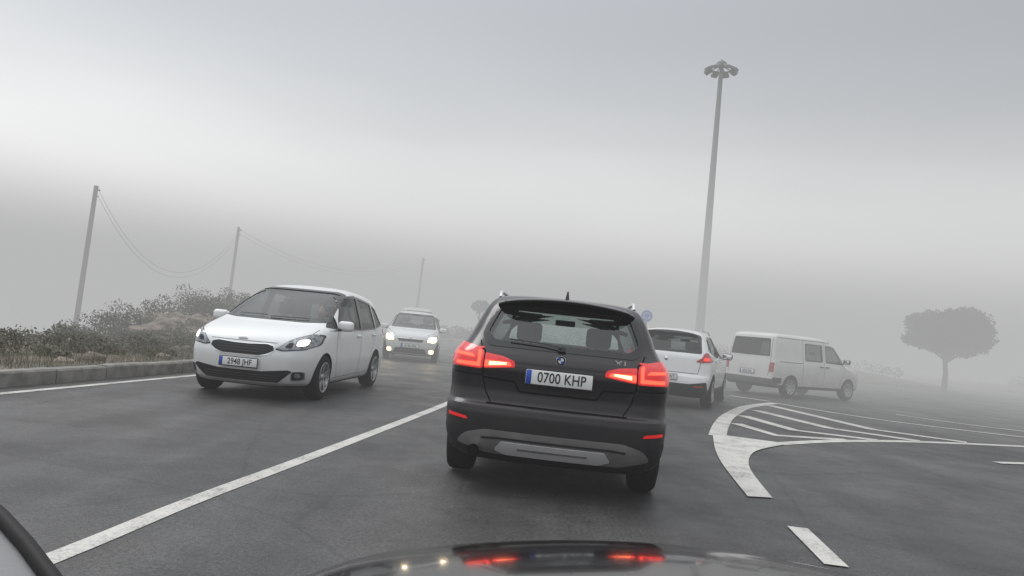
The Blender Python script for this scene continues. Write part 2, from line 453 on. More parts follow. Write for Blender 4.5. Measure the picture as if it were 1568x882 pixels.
for s in (1, -1):
    m_ = (lambda p: p) if s == 1 else mirror
    c.decal(f'tail_lamp_inner_{s}', 'rear', m_([(.35, .985), (.60, .955), (.60, 1.075), (.46, 1.06), (.36, 1.03)]), 'redlens', .010, .015, .03)
    c.decal(f'tail_lamp_outer_{s}', 'rear', m_([(.61, .95), (.86, .955), (.865, 1.12), (.80, 1.14), (.66, 1.11), (.61, 1.08)]), 'redlens', .012, .02, .02)
    c.decal(f'tail_lamp_glow_a_{s}', 'rear', m_([(.38, .992), (.595, .968), (.595, 1.02), (.40, 1.018)]), 'redglow', .014, .01, .03)
    c.decal(f'tail_lamp_core_a_{s}', 'rear', m_([(.42, .998), (.56, .982), (.56, 1.008), (.42, 1.012)]), 'redhot', .018, .006, .03)
    c.decal(f'tail_lamp_glow_b_{s}', 'rear', m_([(.63, .965), (.82, .968), (.82, .990), (.655, .992), (.655, 1.09), (.63, 1.08)]), 'redglow', .016, .008, .02)
    c.decal(f'tail_lamp_glow_c_{s}', 'rear', m_([(.68, 1.03), (.83, 1.04), (.83, 1.06), (.70, 1.052)]), 'redglow', .016, .008, .02)
    ax = 'left' if s == 1 else 'right'
    c.decal(f'tail_lamp_side_{s}', ax, [(.15, .96), (.36, 1.0), (.42, 1.07), (.17, 1.12)], 'redlens', .010, .02, .02)
    c.decal(f'reflector_{s}', 'rear', m_([(.68, .55), (.84, .565), (.845, .590), (.70, .573)]), 'redlens', .006, .008, .03)
    c.strip(f'tailgate_gap_{s}', 'rear', m_([(.66, 1.17), (.64, 1.12), (.605, 1.09), (.605, .90), (.57, .78), (.52, .70)]), .010, 'gap')
    c.strip(f'bumper_seam_{s}', 'rear', m_([(.60, .90), (.75, .90), (.90, .91)]), .008, 'gap')
    tube(f'roof_rail_{s}', [(.66, s*.575, 1.545), (.74, s*.58, 1.592), (.9, s*.585, 1.604), (1.8, s*.60, 1.605), (2.3, s*.59, 1.57), (2.4, s*.585, 1.53)], .016, M['silver'], E)
    c.strip(f'door_gap_{s}', ax, [(1.85, 1.1), (1.85, .4)], .008, 'gap'); c.handle(2.0, .98, 'black')
c.strip('tailgate_bottom_gap', 'rear', [(-.55, .69), (.55, .69)], .012, 'gap')
c.strip('tailgate_crease_shade', 'rear', [(-.60, .885), (-.35, .875), (-.30, .80), (.30, .80), (.35, .875), (.60, .885)], .014, 'gap', .002)  # dark strip on the paint, draws the shade along the plate recess crease
c.decal('bumper_cladding', 'rear', [(-.88, .50), (-.62, .42), (-.48, .47), (.48, .47), (.62, .42), (.88, .50), (.82, .30), (-.82, .30)], 'plastic', .003, .03, .03)
c.decal('bumper_grey_panel', 'rear', [(-.76, .37), (-.70, .445), (-.54, .49), (.54, .49), (.70, .445), (.76, .37), (.52, .305), (-.52, .305)], 'greyplastic', .010, .04, .03)
c.strip('bumper_groove', 'rear', [(-.56, .425), (-.44, .435), (.44, .435), (.56, .425)], .016, 'plastic', .016)
c.decal('diffuser_silver', 'rear', [(-.45, .345), (-.40, .412), (.40, .412), (.45, .345), (.36, .315), (-.36, .315)], 'silver', .022, .015, .03)
c.decal('diffuser_slot', 'rear', [(-.27, .362), (-.27, .376), (.27, .376), (.27, .362)], 'greyplastic', .026, .006, .03)
c.decal('wiper_base', 'rear', [(-.03, 1.135), (.03, 1.135), (.03, 1.165), (-.03, 1.165)], 'plastic', .02, .008, .03)
c.strip('rear_wiper', 'rear', [(0, 1.155), (.15, 1.175), (.42, 1.185)], .012, 'plastic', .03)
h, n, d = c.proj('rear', 0, 1.075)
for nm, r0, mt, dx in (('emblem_rim', .042, 'chrome', .006), ('emblem_ring', .037, 'gloss', .009), ('emblem_centre', .024, 'plate', .011)):
    bm = bmesh.new(); bmesh.ops.create_cone(bm, cap_ends=True, segments=28, radius1=r0, radius2=r0*.92, depth=.01)
    bmesh.ops.rotate(bm, cent=(0, 0, 0), matrix=Matrix.Rotation(-math.pi/2, 3, 'Y'), verts=bm.verts)
    bmesh.ops.translate(bm, vec=(h.x-dx, 0, 1.075), verts=bm.verts); bm_obj(nm, bm, M[mt], False, E)
rbox('emblem_quarter_1', (h.x-.017, .0115, 1.0865), (.003, .021, .021), M['plateblue'], E, .001, 1)
rbox('emblem_quarter_2', (h.x-.017, -.0115, 1.0635), (.003, .021, .021), M['plateblue'], E, .001, 1)
cu = bpy.data.curves.new('model_badge', 'FONT'); cu.body = 'X1'; cu.size = .066; cu.extrude = .002; cu.materials.append(M['silver'])
o = bpy.data.objects.new('model_badge', cu); COL.objects.link(o); o.parent = E
h, n, d = c.proj('rear', -.48, 1.10)
o.matrix_local = Matrix.Translation((h.x-.006, -.42, 1.085)) @ Matrix(((0, 0, -1, 0), (-1, 0, 0, 0), (0, 1, 0, 0), (0, 0, 0, 1))) @ Matrix.Diagonal((1.3, .8, 1, 1))
c.plate('rear', .93, '0700 KHP')
bm = bmesh.new()
fin = [(.62, 1.575), (.80, 1.585), (.79, 1.60), (.70, 1.635), (.655, 1.655), (.64, 1.65)]
A = [bm.verts.new((x, .018 if z < 1.60 else .006, z)) for x, z in fin]; B = [bm.verts.new((x, -.018 if z < 1.60 else -.006, z)) for x, z in fin]
bm.faces.new(A); bm.faces.new(B[::-1])
for i in range(6):
    j = (i+1) % 6; bm.faces.new([A[j], A[i], B[i], B[j]])
bm_obj('antenna_fin', bm, M['black'], False, E)
bm = bmesh.new()
bmesh.ops.create_cone(bm, cap_ends=False, segments=28, radius1=.045, radius2=.045, depth=.22)
r_ = bmesh.ops.create_cone(bm, cap_ends=True, segments=28, radius1=.036, radius2=.036, depth=.05)
bmesh.ops.rotate(bm, cent=(0, 0, 0), matrix=Matrix.Rotation(math.pi/2, 3, 'Y'), verts=bm.verts)
bmesh.ops.translate(bm, vec=(.06, .60, .335), verts=bm.verts)
bm_obj('exhaust_pipe', bm, M['chrome'], True, E)
disc_bm = bmesh.new(); bmesh.ops.create_cone(disc_bm, cap_ends=True, segments=28, radius1=.038, radius2=.038, depth=.02)
bmesh.ops.rotate(disc_bm, cent=(0, 0, 0), matrix=Matrix.Rotation(math.pi/2, 3, 'Y'), verts=disc_bm.verts)
bmesh.ops.translate(disc_bm, vec=(-.02, .60, .335), verts=disc_bm.verts); bm_obj('exhaust_bore', disc_bm, M['dark'], False, E)
c.mirrors(2.85, .80, 1.13, 'black')
c.place(.49, 6.72, .90, math.radians(90-4.4), z=.004, bank=math.radians(.5))

# ================================================================== WHITE MPV (towards camera)
def mpvdef(x, y, z):
    k = min(1, max(0, (z-1.05)/.5))
    return (x, y, z-.032*max(0, 2.2-x)**2*k)
mpvk = [(.19, .30, 4.33, .78, .25, .5), (.26, .18, 4.44, .85, .22, .55), (.42, .12, 4.51, .885, .2, .55), (.60, .13, 4.525, .90, .2, .55), (.72, .15, 4.505, .90, .22, .58),
        (.80, .16, 4.47, .90, .24, .62), (.88, .17, 4.38, .90, .25, .64), (.95, .18, 4.21, .898, .26, .62), (1.01, .20, 4.00, .89, .26, .55), (1.06, .22, 3.80, .88, .26, .45), (1.12, .24, 3.63, .865, .25, .40),
        (1.25, .30, 3.36, .825, .22, .36), (1.40, .38, 3.03, .775, .2, .32), (1.52, .44, 2.74, .735, .2, .30), (1.60, .50, 2.48, .675, .2, .3), (1.652, .64, 2.2, .55, .2, .3), (1.677, .95, 1.95, .33, .2, .3), (1.685, 1.3, 1.6, .02, .1, .1)]
c = Car('white_mpv', mpvk, bow_r=.07, bow_f=.21, tp_r=.03, tp_f=.05, cy=.25, deform=mpvdef); E = c.e
c.window('windscreen', 'front', [(-.78, 1.125), (-.5, 1.105), (.5, 1.105), (.78, 1.125), (.665, 1.55), (.55, 1.582), (-.55, 1.582), (-.665, 1.55)], 1.7, 'screen', .02)
c.window('rear_window', 'rear', [(-.62, 1.12), (.62, 1.12), (.54, 1.40), (-.54, 1.40)], 1.5, 'darkglass', .03)
c.window('front_door', 'side', [(1.98, 1.02), (3.12, 1.02), (3.04, 1.18), (2.60, 1.50), (1.98, 1.54)], 0, 'darkglass', .035)
c.window('front_quarter', 'side', [(3.20, 1.03), (3.52, 1.05), (3.14, 1.22)], 0, 'darkglass', .02)
c.window('rear_door', 'side', [(1.06, 1.05), (1.88, 1.03), (1.88, 1.53), (1.12, 1.46)], 0, 'darkglass', .035)
c.window('rear_quarter', 'side', [(.58, 1.12), (.96, 1.07), (1.0, 1.44), (.78, 1.38)], 0, 'darkglass', .025)
c.wells((.88, 3.63), .355, .325)
c.finish('white', [(.0, .22, 'plastic')], 3.55, front_seat=2.2, rear_seat=1.25, rear_hr=False)
c.wheels((.88, 3.63), .785, .325, .21)
for s in (1, -1):
    m_ = (lambda p: p) if s == 1 else mirror
    ax = 'left' if s == 1 else 'right'
    HL = [(.46, .715), (.56, .70), (.78, .73), (.868, .79), (.866, .92), (.78, .925), (.62, .845)]
    c.decal(f'headlamp_surround_{s}', 'front', m_(grow(HL, .016)), 'gloss', .004, .03, .025)
    c.decal(f'headlamp_{s}', 'front', m_(HL), 'headlens', .008, .03, .025)
    c.decal(f'headlamp_side_{s}', ax, [(3.84, .94), (4.0, .93), (4.22, .86), (4.22, .76), (4.0, .82)], 'headlens', .006, .03, .025)
    c.decal(f'headlamp_projector_{s}', 'front', m_([(.56, .735), (.66, .74), (.66, .81), (.60, .80)]), 'gloss', .012, .03, .02)
    c.decal(f'headlamp_lit_{s}', 'front', m_([(.69, .765), (.79, .78), (.80, .865), (.70, .845)]), 'softlamp', .012, .03, .02)
    c.decal(f'fog_surround_{s}', 'front', m_([(.655, .29), (.79, .31), (.80, .43), (.67, .425)]), 'chrome', .006, .03, .025)
    c.decal(f'fog_pocket_{s}', 'front', m_([(.667, .303), (.78, .32), (.788, .42), (.68, .415)]), 'plastic', .009, .03, .025)
    c.decal(f'fog_lamp_{s}', 'front', m_([(.70, .345), (.755, .345), (.755, .40), (.70, .40)]), 'headlens', .013, .025, .02)
    c.strip(f'bonnet_gap_{s}', 'top', [(4.38, s*.60), (4.28, s*.70), (4.05, s*.775), (3.74, s*.79)], .007, 'gapw')
    c.strip(f'door_gap_a_{s}', ax, [(3.18, 1.0), (3.20, .8), (3.14, .5), (3.0, .30)], .008, 'gapw')
    c.strip(f'door_gap_b_{s}', ax, [(1.93, 1.45), (1.93, .3)], .008, 'gapw')
    c.strip(f'door_gap_c_{s}', ax, [(1.01, 1.1), (1.04, .9), (1.2, .68), (1.28, .32)], .008, 'gapw')
    c.strip(f'sill_gap_{s}', ax, [(1.28, .31), (3.2, .29)], .008, 'gapw')
    c.decal(f'b_pillar_{s}', ax, [(1.90, 1.03), (1.96, 1.03), (1.96, 1.53), (1.90, 1.53)], 'gloss', .005, .005, .04)
    c.decal(f'window_chrome_{s}', ax, [(.6, 1.07), (1.0, 1.02), (1.9, .995), (3.5, .998), (3.5, 1.010), (1.9, 1.008), (1.0, 1.033), (.6, 1.083)], 'chrome', .008, .003, .06)
    c.decal(f'tail_lamp_{s}', ax, [(.24, .90), (.46, .95), (.50, 1.04), (.28, 1.10)], 'redoff', .006, .02, .03)
c.handle(2.1, .92, 'white'); c.handle(1.16, .94, 'white')
GR = [(-.36, .64), (-.25, .61), (.25, .61), (.36, .64), (.44, .69), (.42, .745), (.34, .765), (.1, .752), (-.1, .752), (-.34, .765), (-.42, .745), (-.44, .69)]
c.decal('grille_surround', 'front', grow(GR, .016), 'chrome', .006, .015, .03)
c.decal('grille', 'front', GR, 'plastic', .010, .015, .03)
for i, z in enumerate((.655, .69, .725)):
    c.strip(f'grille_slat_{i}', 'front', [(-.33, z), (.33, z)], .004, 'gapw', .013)
c.decal('lower_intake', 'front', [(-.62, .36), (-.68, .42), (-.64, .44), (-.3, .40), (.3, .40), (.64, .44), (.68, .42), (.62, .36), (.5, .26), (-.5, .26)], 'plastic', .006, .02, .03)
for i, z in enumerate((.29, .322, .355)):
    c.strip(f'intake_slat_{i}', 'front', [(-.50, z), (.50, z)], .006, 'gapw', .012)
c.strip('lower_lip', 'front', [(-.66, .245), (-.5, .225), (.5, .225), (.66, .245)], .025, 'silver', .008)
c.strip('bumper_gap', 'front', [(-.46, .79), (.46, .79)], .007, 'gapw')
h, n, d = c.proj('front', 0, .815)
ellip('emblem', (h.x+.004, 0, .815), (.01, .07, .028), 'silver', E)
c.plate('front', .50, '2948 JHF')
c.strip('wiper_1', 'front', [(.55, 1.13), (.0, 1.12)], .018, 'plastic', .02); c.strip('wiper_2', 'front', [(-.05, 1.135), (-.5, 1.13)], .018, 'plastic', .02)
c.mirrors(3.14, .87, 1.08, 'white')
c.place(-3.47, 11.0, 3.63, math.atan2(-.985, -.085))
def figure(name, parent, x, y):
    P = [(x, y, .62), (x-.02, y, .82), (x-.03, y, 1.02), (x-.02, y, 1.10), (x, y, 1.17), (x-.03, y+.17, 1.02), (x+.12, y+.22, .82), (x+.36, y+.13, .95), (x-.03, y-.17, 1.02), (x+.12, y-.22, .82), (x+.36, y-.13, .95)]
    R = [.15, .14, .11, .05, .055, .07, .05, .035, .07, .05, .035]
    Ed = [(0, 1), (1, 2), (2, 3), (3, 4), (2, 5), (5, 6), (6, 7), (2, 8), (8, 9), (9, 10)]
    me = bpy.data.meshes.new(name); me.from_pydata(P, Ed, []); o = bpy.data.objects.new(name, me); COL.objects.link(o); o.parent = parent
    md = o.modifiers.new('s', 'SKIN'); md.use_smooth_shade = True
    for i, r in enumerate(R): me.skin_vertices[0].data[i].radius = (r, r)
    me.skin_vertices[0].data[0].use_root = True
    ss = o.modifiers.new('ss', 'SUBSURF'); ss.levels = 2; ss.render_levels = 2
    me.materials.append(M['shirt'])
    bm = bmesh.new(); bmesh.ops.create_uvsphere(bm, u_segments=20, v_segments=14, radius=1)
    for v in bm.verts:
        v.co.x *= .095; v.co.y *= .075*(1 if v.co.z > -.2 else .85); v.co.z *= .12
    bmesh.ops.translate(bm, vec=(x+.02, y, 1.25), verts=bm.verts)
    for k in (-1, 1):
        r_ = bmesh.ops.create_uvsphere(bm, u_segments=8, v_segments=6, radius=.018); bmesh.ops.translate(bm, vec=(x+.02, y+k*.077, 1.245), verts=r_['verts'])
    r_ = bmesh.ops.create_cone(bm, segments=8, radius1=.018, radius2=.006, depth=.04, cap_ends=True); bmesh.ops.translate(bm, vec=(x+.115, y, 1.245), verts=r_['verts'])
    bm_obj(name+'_head', bm, M['skin'], True, parent)
    bm = bmesh.new(); bmesh.ops.create_uvsphere(bm, u_segments=20, v_segments=14, radius=1)
    for v in bm.verts: v.co.x *= .098; v.co.y *= .083; v.co.z *= .10
    bmesh.ops.translate(bm, vec=(x-.005, y, 1.285), verts=bm.verts); bm_obj(name+'_hair', bm, M['hair'], True, parent)
figure('driver', E, 2.45, .36)

# ================================================================== WHITE HATCHBACK (towards camera)
hbk = [(.18, .15, 3.55, .72, .25, .45), (.26, .04, 3.68, .79, .22, .5), (.45, .00, 3.74, .83, .2, .55), (.60, .01, 3.745, .845, .2, .6), (.72, .03, 3.71, .845, .22, .6),
       (.82, .04, 3.60, .84, .25, .6), (.90, .05, 3.40, .83, .26, .6), (.97, .06, 3.10, .82, .26, .5), (1.02, .08, 2.92, .80, .26, .45), (1.15, .14, 2.70, .75, .22, .4),
       (1.30, .24, 2.45, .69, .2, .35), (1.42, .33, 2.18, .63, .2, .35), (1.47, .40, 2.0, .56, .2, .3), (1.505, .6, 1.8, .43, .2, .3), (1.525, .8, 1.6, .25, .2, .3), (1.53, 1.0, 1.3, .02, .1, .1)]
c = Car('white_hatchback', hbk, bow_r=.07, bow_f=.24, tp_r=.03, tp_f=.08, cy=.26, step=.03); E = c.e
c.window('windscreen', 'front', [(-.68, 1.03), (.68, 1.03), (.55, 1.42), (-.55, 1.42)], 1.4, 'screen', .03)
c.window('rear_window', 'rear', [(-.55, 1.08), (.55, 1.08), (.48, 1.38), (-.48, 1.38)], 1.2, 'darkglass', .03)
c.window('front_door', 'side', [(1.45, .98), (2.6, .96), (2.05, 1.36), (1.45, 1.38)], 0, 'darkglass', .03)
c.window('rear_door', 'side', [(.55, 1.04), (1.36, .98), (1.36, 1.38), (.75, 1.36)], 0, 'darkglass', .03)
c.wells((.62, 3.08), .325, .295)
c.finish('white', [(.0, .21, 'plastic')], 2.8, front_seat=1.65, rear_seat=.9)
c.wheels((.62, 3.08), .735, .295, .18, double=False, spokes=7)
for s in (1, -1):
    m_ = (lambda p: p) if s == 1 else mirror
    c.decal(f'headlamp_{s}', 'front', m_([(.44, .63), (.60, .60), (.78, .66), (.80, .78), (.74, .83), (.58, .76)]), 'headlens', .008, .03, .03)
    c.decal(f'headlamp_lit_{s}', 'front', m_([(.47, .62), (.70, .60), (.77, .68), (.75, .79), (.56, .76)]), 'warmlamp', .014, .06, .02)
    c.decal(f'headlamp_core_{s}', 'front', m_([(.56, .645), (.66, .645), (.66, .74), (.56, .74)]), 'lampcore', .020, .04, .02)
    c.decal(f'fog_lamp_{s}', 'front', m_([(.56, .27), (.70, .27), (.70, .38), (.56, .38)]), 'warmlamp', .01, .05, .02)
    c.strip(f'bonnet_gap_{s}', 'top', [(3.55, s*.48), (3.3, s*.66), (2.95, s*.72)], .01, 'gapw')
c.decal('upper_grille', 'front', [(-.34, .60), (.34, .60), (.40, .67), (-.40, .67)], 'plastic', .006, .015, .03)
c.strip('grille_bar', 'front', [(-.38, .69), (.38, .69)], .02, 'chrome', .012)
c.decal('lower_intake', 'front', [(-.50, .25), (.50, .25), (.44, .40), (-.44, .40)], 'plastic', .006, .03, .03)
h, n, d = c.proj('front', 0, .71)
ellip('emblem', (h.x+.008, 0, .71), (.012, .06, .04), 'chrome', E)
c.plate('front', .47, '4190 FRK'); c.mirrors(2.5, .80, .99, 'white')
figure('driver', E, 1.85, .36)
c.place(-2.92, 23.2, 3.08, math.atan2(-.99, .07))

# ================================================================== WHITE CROSSOVER (going away, right)
cok = [(.22, .18, 4.15, .78, .25, .45), (.30, .06, 4.28, .86, .22, .5), (.50, .00, 4.35, .90, .2, .5), (.64, .02, 4.36, .915, .2, .55), (.70, .06, 4.34, .915, .22, .55), (.85, .08, 4.25, .915, .25, .6),
       (.95, .09, 3.95, .91, .26, .6), (1.02, .10, 3.5, .90, .26, .5), (1.08, .12, 3.25, .87, .26, .5), (1.20, .20, 2.98, .81, .25, .45), (1.38, .36, 2.65, .73, .22, .4),
       (1.52, .50, 2.3, .65, .2, .35), (1.57, .56, 2.1, .59, .2, .3), (1.605, .7, 1.9, .46, .2, .3), (1.628, .95, 1.7, .26, .2, .3), (1.635, 1.2, 1.4, .02, .1, .1)]
c = Car('white_crossover', cok, bow_r=.10, bow_f=.2, tp_r=.06, tp_f=.06, cy=.26, step=.025); E = c.e
c.window('rear_window', 'rear', [(-.66, 1.17), (.66, 1.17), (.58, 1.48), (.5, 1.51), (-.5, 1.51), (-.58, 1.48)], 1.5, 'darkglass', .04)
c.window('windscreen', 'front', [(-.66, 1.13), (.66, 1.13), (.56, 1.5), (-.56, 1.5)], 1.6, 'glass', .02)
c.window('front_door', 'side', [(1.85, 1.08), (2.95, 1.08), (2.45, 1.46), (1.85, 1.50)], 0, 'darkglass', .03)
c.window('rear_door', 'side', [(.95, 1.12), (1.76, 1.08), (1.76, 1.50), (1.05, 1.48)], 0, 'darkglass', .03)
c.window('quarter', 'side', [(.60, 1.22), (.87, 1.14), (.95, 1.46), (.84, 1.44)], 0, 'darkglass', .02)
c.wells((.86, 3.47), .375, .34)
c.finish('white', [(.0, .40, 'plastic')], 3.2, front_seat=2.05, rear_seat=1.1)
c.wheels((.86, 3.47), .795, .34, .22)
slab('roof_spoiler', .32, .76, .55, lambda y: 1.590-.05*(y/.57)**2, .03, 'white', E)
for s in (1, -1):
    m_ = (lambda p: p) if s == 1 else mirror; ax = 'left' if s == 1 else 'right'
    c.decal(f'tail_lamp_{s}', 'rear', m_([(.60, .97), (.70, .95), (.89, .97), (.875, 1.06), (.79, 1.16), (.745, 1.15), (.715, 1.05)]), 'redoff', .012, .02, .02)
    c.decal(f'tail_lamp_lit_{s}', 'rear', m_([(.74, .99), (.85, .995), (.84, 1.05), (.76, 1.06)]), 'orange', .018, .02, .02)
    c.decal(f'tail_lamp_side_{s}', ax, [(.22, .97), (.42, 1.0), (.42, 1.06), (.34, 1.13), (.26, 1.12)], 'redoff', .008, .02, .02)
    c.strip(f'tailgate_gap_{s}', 'rear', m_([(.70, .95), (.66, .72)]), .010, 'gapw')
    c.decal(f'reflector_{s}', 'rear', m_([(.60, .44), (.78, .45), (.78, .48), (.60, .47)]), 'redoff', .012, .006, .03)
    c.strip(f'door_gap_a_{s}', ax, [(1.80, 1.1), (1.80, .42)], .008, 'gapw'); c.strip(f'door_gap_b_{s}', ax, [(.93, 1.1), (1.0, .85), (1.22, .65), (1.26, .42)], .008, 'gapw')
    c.strip(f'door_gap_c_{s}', ax, [(2.95, 1.05), (2.98, .6), (2.9, .42)], .008, 'gapw')
    tube(f'roof_rail_{s}', [(.8, s*.56, 1.585), (.9, s*.565, 1.628), (2.0, s*.58, 1.622), (2.3, s*.58, 1.56)], .013, M['silver'], E)
c.strip('tailgate_bottom_gap', 'rear', [(-.66, .72), (.66, .72)], .012, 'gapw')
c.decal('bumper_cladding', 'rear', [(-.86, .30), (.86, .30), (.84, .56), (.5, .50), (-.5, .50), (-.84, .56)], 'plastic', .006, .03, .03)
c.decal('diffuser', 'rear', [(-.4, .27), (.4, .27), (.36, .38), (-.36, .38)], 'plastic', .012, .02, .03)
c.plate('rear', .62, '8312 GWT'); c.handle(2.0, .98, 'white'); c.handle(1.15, 1.0, 'white')
c.mirrors(2.85, .86, 1.10, 'plastic')
h, n, d = c.proj('rear', 0, .98)
ellip('emblem', (h.x-.004, 0, .98), (.012, .04, .045), 'chrome', E)
c.place(3.62, 16.4, .86, math.radians(90-21.5))

# ================================================================== WHITE VAN
vk = [(.28, .10, 4.50, .82, .12, .4), (.36, .02, 4.62, .88, .10, .4), (.50, .00, 4.68, .90, .09, .4), (.62, .02, 4.68, .91, .09, .4), (.80, .04, 4.64, .92, .10, .4), (.92, .05, 4.50, .92, .10, .4),
      (1.00, .06, 4.28, .915, .10, .4), (1.06, .07, 4.05, .905, .10, .35), (1.12, .08, 3.90, .89, .10, .3), (1.30, .10, 3.70, .865, .10, .3), (1.55, .13, 3.42, .83, .10, .28),
      (1.75, .17, 3.15, .795, .10, .25), (1.82, .20, 2.98, .76, .12, .25), (1.87, .28, 2.75, .66, .15, .25), (1.895, .45, 2.4, .45, .2, .2), (1.903, .8, 1.8, .03, .1, .1)]
c = Car('white_van', vk, bow_r=.03, bow_f=.16, tp_r=.015, tp_f=.06, cy=.14, step=.03); E = c.e
c.window('rear_window', 'rear', [(-.70, 1.22), (.70, 1.22), (.64, 1.70), (-.64, 1.70)], 1.4, 'darkglass', .025)
c.window('windscreen', 'front', [(-.74, 1.17), (.74, 1.17), (.66, 1.72), (-.66, 1.72)], 2.4, 'glass', .02)
c.window('front_door', 'side', [(2.62, 1.15), (3.58, 1.13), (3.52, 1.22), (3.16, 1.63), (2.62, 1.65)], 0, 'darkglass', .02)
c.window('sliding_door', 'side', [(1.60, 1.17), (2.42, 1.17), (2.42, 1.65), (1.60, 1.65)], 0, 'darkglass', .025)
c.wells((.92, 3.84), .365, .33)
c.finish('vanwhite', [(.0, .38, 'plastic')], 3.75, front_seat=2.5, rear_seat=1.5, hr=False)
c.wheels((.92, 3.84), .80, .325, .2, double=False, spokes=8)
for s in (1, -1):
    m_ = (lambda p: p) if s == 1 else mirror; ax = 'left' if s == 1 else 'right'
    c.decal(f'tail_lamp_{s}', 'rear', m_([(.76, .74), (.885, .74), (.885, 1.02), (.76, 1.02)]), 'redoff', .008, .01, .03)
    c.strip(f'door_gap_a_{s}', ax, [(2.52, 1.76), (2.52, .42)], .012, 'gapw'); c.strip(f'door_gap_b_{s}', ax, [(3.60, 1.12), (3.62, .9), (3.42, .65), (3.36, .42)], .012, 'gapw')
    c.strip(f'door_gap_c_{s}', ax, [(1.46, 1.76), (1.46, .42)], .012, 'gapw'); c.strip(f'door_rail_{s}', ax, [(.35, 1.06), (1.46, 1.06)], .022, 'gapw', .003)
    c.strip(f'roof_gutter_{s}', ax, [(.3, 1.77), (3.0, 1.77)], .014, 'gapw', .006)
    c.strip(f'tailgate_gap_{s}', 'rear', m_([(.73, 1.76), (.76, 1.1), (.74, .62)]), .012, 'gapw')
    c.decal(f'headlamp_side_{s}', 'front', m_([(.56, .76), (.80, .76), (.82, .92), (.58, .90)]), 'headlens', .006, .02, .03)
    c.strip(f'bumper_side_{s}', ax, [(.08, .50), (.48, .50)], .16, 'plastic', .008)
M['vanbumper'] = pbr('van_bumper', (.07, .07, .07), .6)
c.decal('rear_bumper', 'rear', [(-.88, .38), (.88, .38), (.88, .54), (-.88, .54)], 'vanbumper', .025, .02, .04)
c.plate('rear', .70, '6027 BSL'); c.handle(2.64, 1.0, 'plastic'); c.handle(2.35, 1.0, 'plastic')
c.strip('rear_wiper', 'rear', [(.0, 1.20), (.45, 1.27)], .02, 'plastic', .02)
c.mirrors(3.5, .90, 1.22, 'plastic')
c.place(8.08, 23.3, .92, math.radians(90-57))

# ================================================================== distant minibus behind the hatchback
dk = [(.30, .10, 4.9, .85, .12, .4), (.45, .0, 5.05, .93, .1, .4), (.80, .02, 5.02, .95, .1, .4), (1.0, .04, 4.8, .95, .1, .4), (1.12, .05, 4.35, .93, .1, .35), (1.2, .06, 4.15, .91, .1, .3), (1.6, .1, 3.6, .84, .1, .3),
      (1.8, .15, 3.2, .78, .1, .25), (1.88, .25, 2.9, .66, .12, .25), (1.92, .5, 2.4, .40, .2, .2), (1.93, .9, 1.8, .03, .1, .1)]
c = Car('white_minibus', dk, bow_r=.03, bow_f=.2, tp_r=.02, tp_f=.06, cy=.16, step=.05); E = c.e
c.window('windscreen', 'front', [(-.78, 1.24), (.78, 1.24), (.70, 1.72), (-.70, 1.72)], 2.4, 'darkglass', .03)
c.window('front_door', 'side', [(2.8, 1.2), (3.8, 1.2), (3.4, 1.65), (2.8, 1.65)], 0, 'darkglass', .02)
c.wells((.9, 4.0), .38, .34); c.finish('vanwhite', [(.0, .45, 'plastic')], 3.9, front_seat=2.6, rear_seat=1.5, hr=False)
c.wheels((.9, 4.0), .82, .34, .2, double=False, spokes=8); c.mirrors(3.7, .92, 1.3, 'plastic')
for s in (1, -1):
    m_ = (lambda p: p) if s == 1 else mirror
    c.decal(f'headlamp_{s}', 'front', m_([(.55, .80), (.82, .80), (.84, .98), (.60, .95)]), 'headlens', .006, .03, .03)
c.decal('grille', 'front', [(-.5, .62), (.5, .62), (.5, .78), (-.5, .78)], 'plastic', .006, .03, .04)
c.place(-4.95, 42, 4.0, math.atan2(-.97, .22))

# ================================================================== own car bonnet
own = bpy.data.objects.new('black_car', None); COL.objects.link(own)
V = []; F = []; nx, ny = 60, 60
for j in range(ny+1):
    for i in range(nx+1):
        X = .38+(-.88+1.76*i/nx); Y = .75+1.35*j/ny
        dx = (X-.38)
        z = .962-.169*(Y-.9)**2-(.175 if dx < 0 else .22)*dx*dx - 1.0*max(0, abs(dx)-.64)**2 - .9*max(0, Y-1.85)**2
        V.append((X+(Y-.75)*.06, Y, z))
for j in range(ny):
    for i in range(nx):
        a = j*(nx+1)+i; F.append((a, a+1, a+nx+2, a+nx+1))
mesh_obj('bonnet', V, F, M['hoodblack'], True, own)
seal = [(-.74, .98, 1.075), (-.66, .91, 1.071), (-.597, .86, 1.066), (-.51, .80, 1.053), (-.45, .75, 1.044), (-.39, .70, 1.030), (-.328, .64, 1.012), (-.28, .59, .98)]
tube('windscreen_seal', seal, .008, M['seal'], own, res=6)
V = []; F = []
for i, p in enumerate(seal):
    for k in range(5): V.append((p[0]-.10*k, p[1]-.06*k, p[2]-.004-.03*k-.012*k*k))
    if i:
        for k in range(4): F.append(((i-1)*5+k, (i-1)*5+k+1, i*5+k+1, i*5+k))
M['trim'] = pbr('pillar_trim', (.17, .175, .18), .6, bump=.1)
mesh_obj('pillar_trim', V, F, M['trim'], True, own)

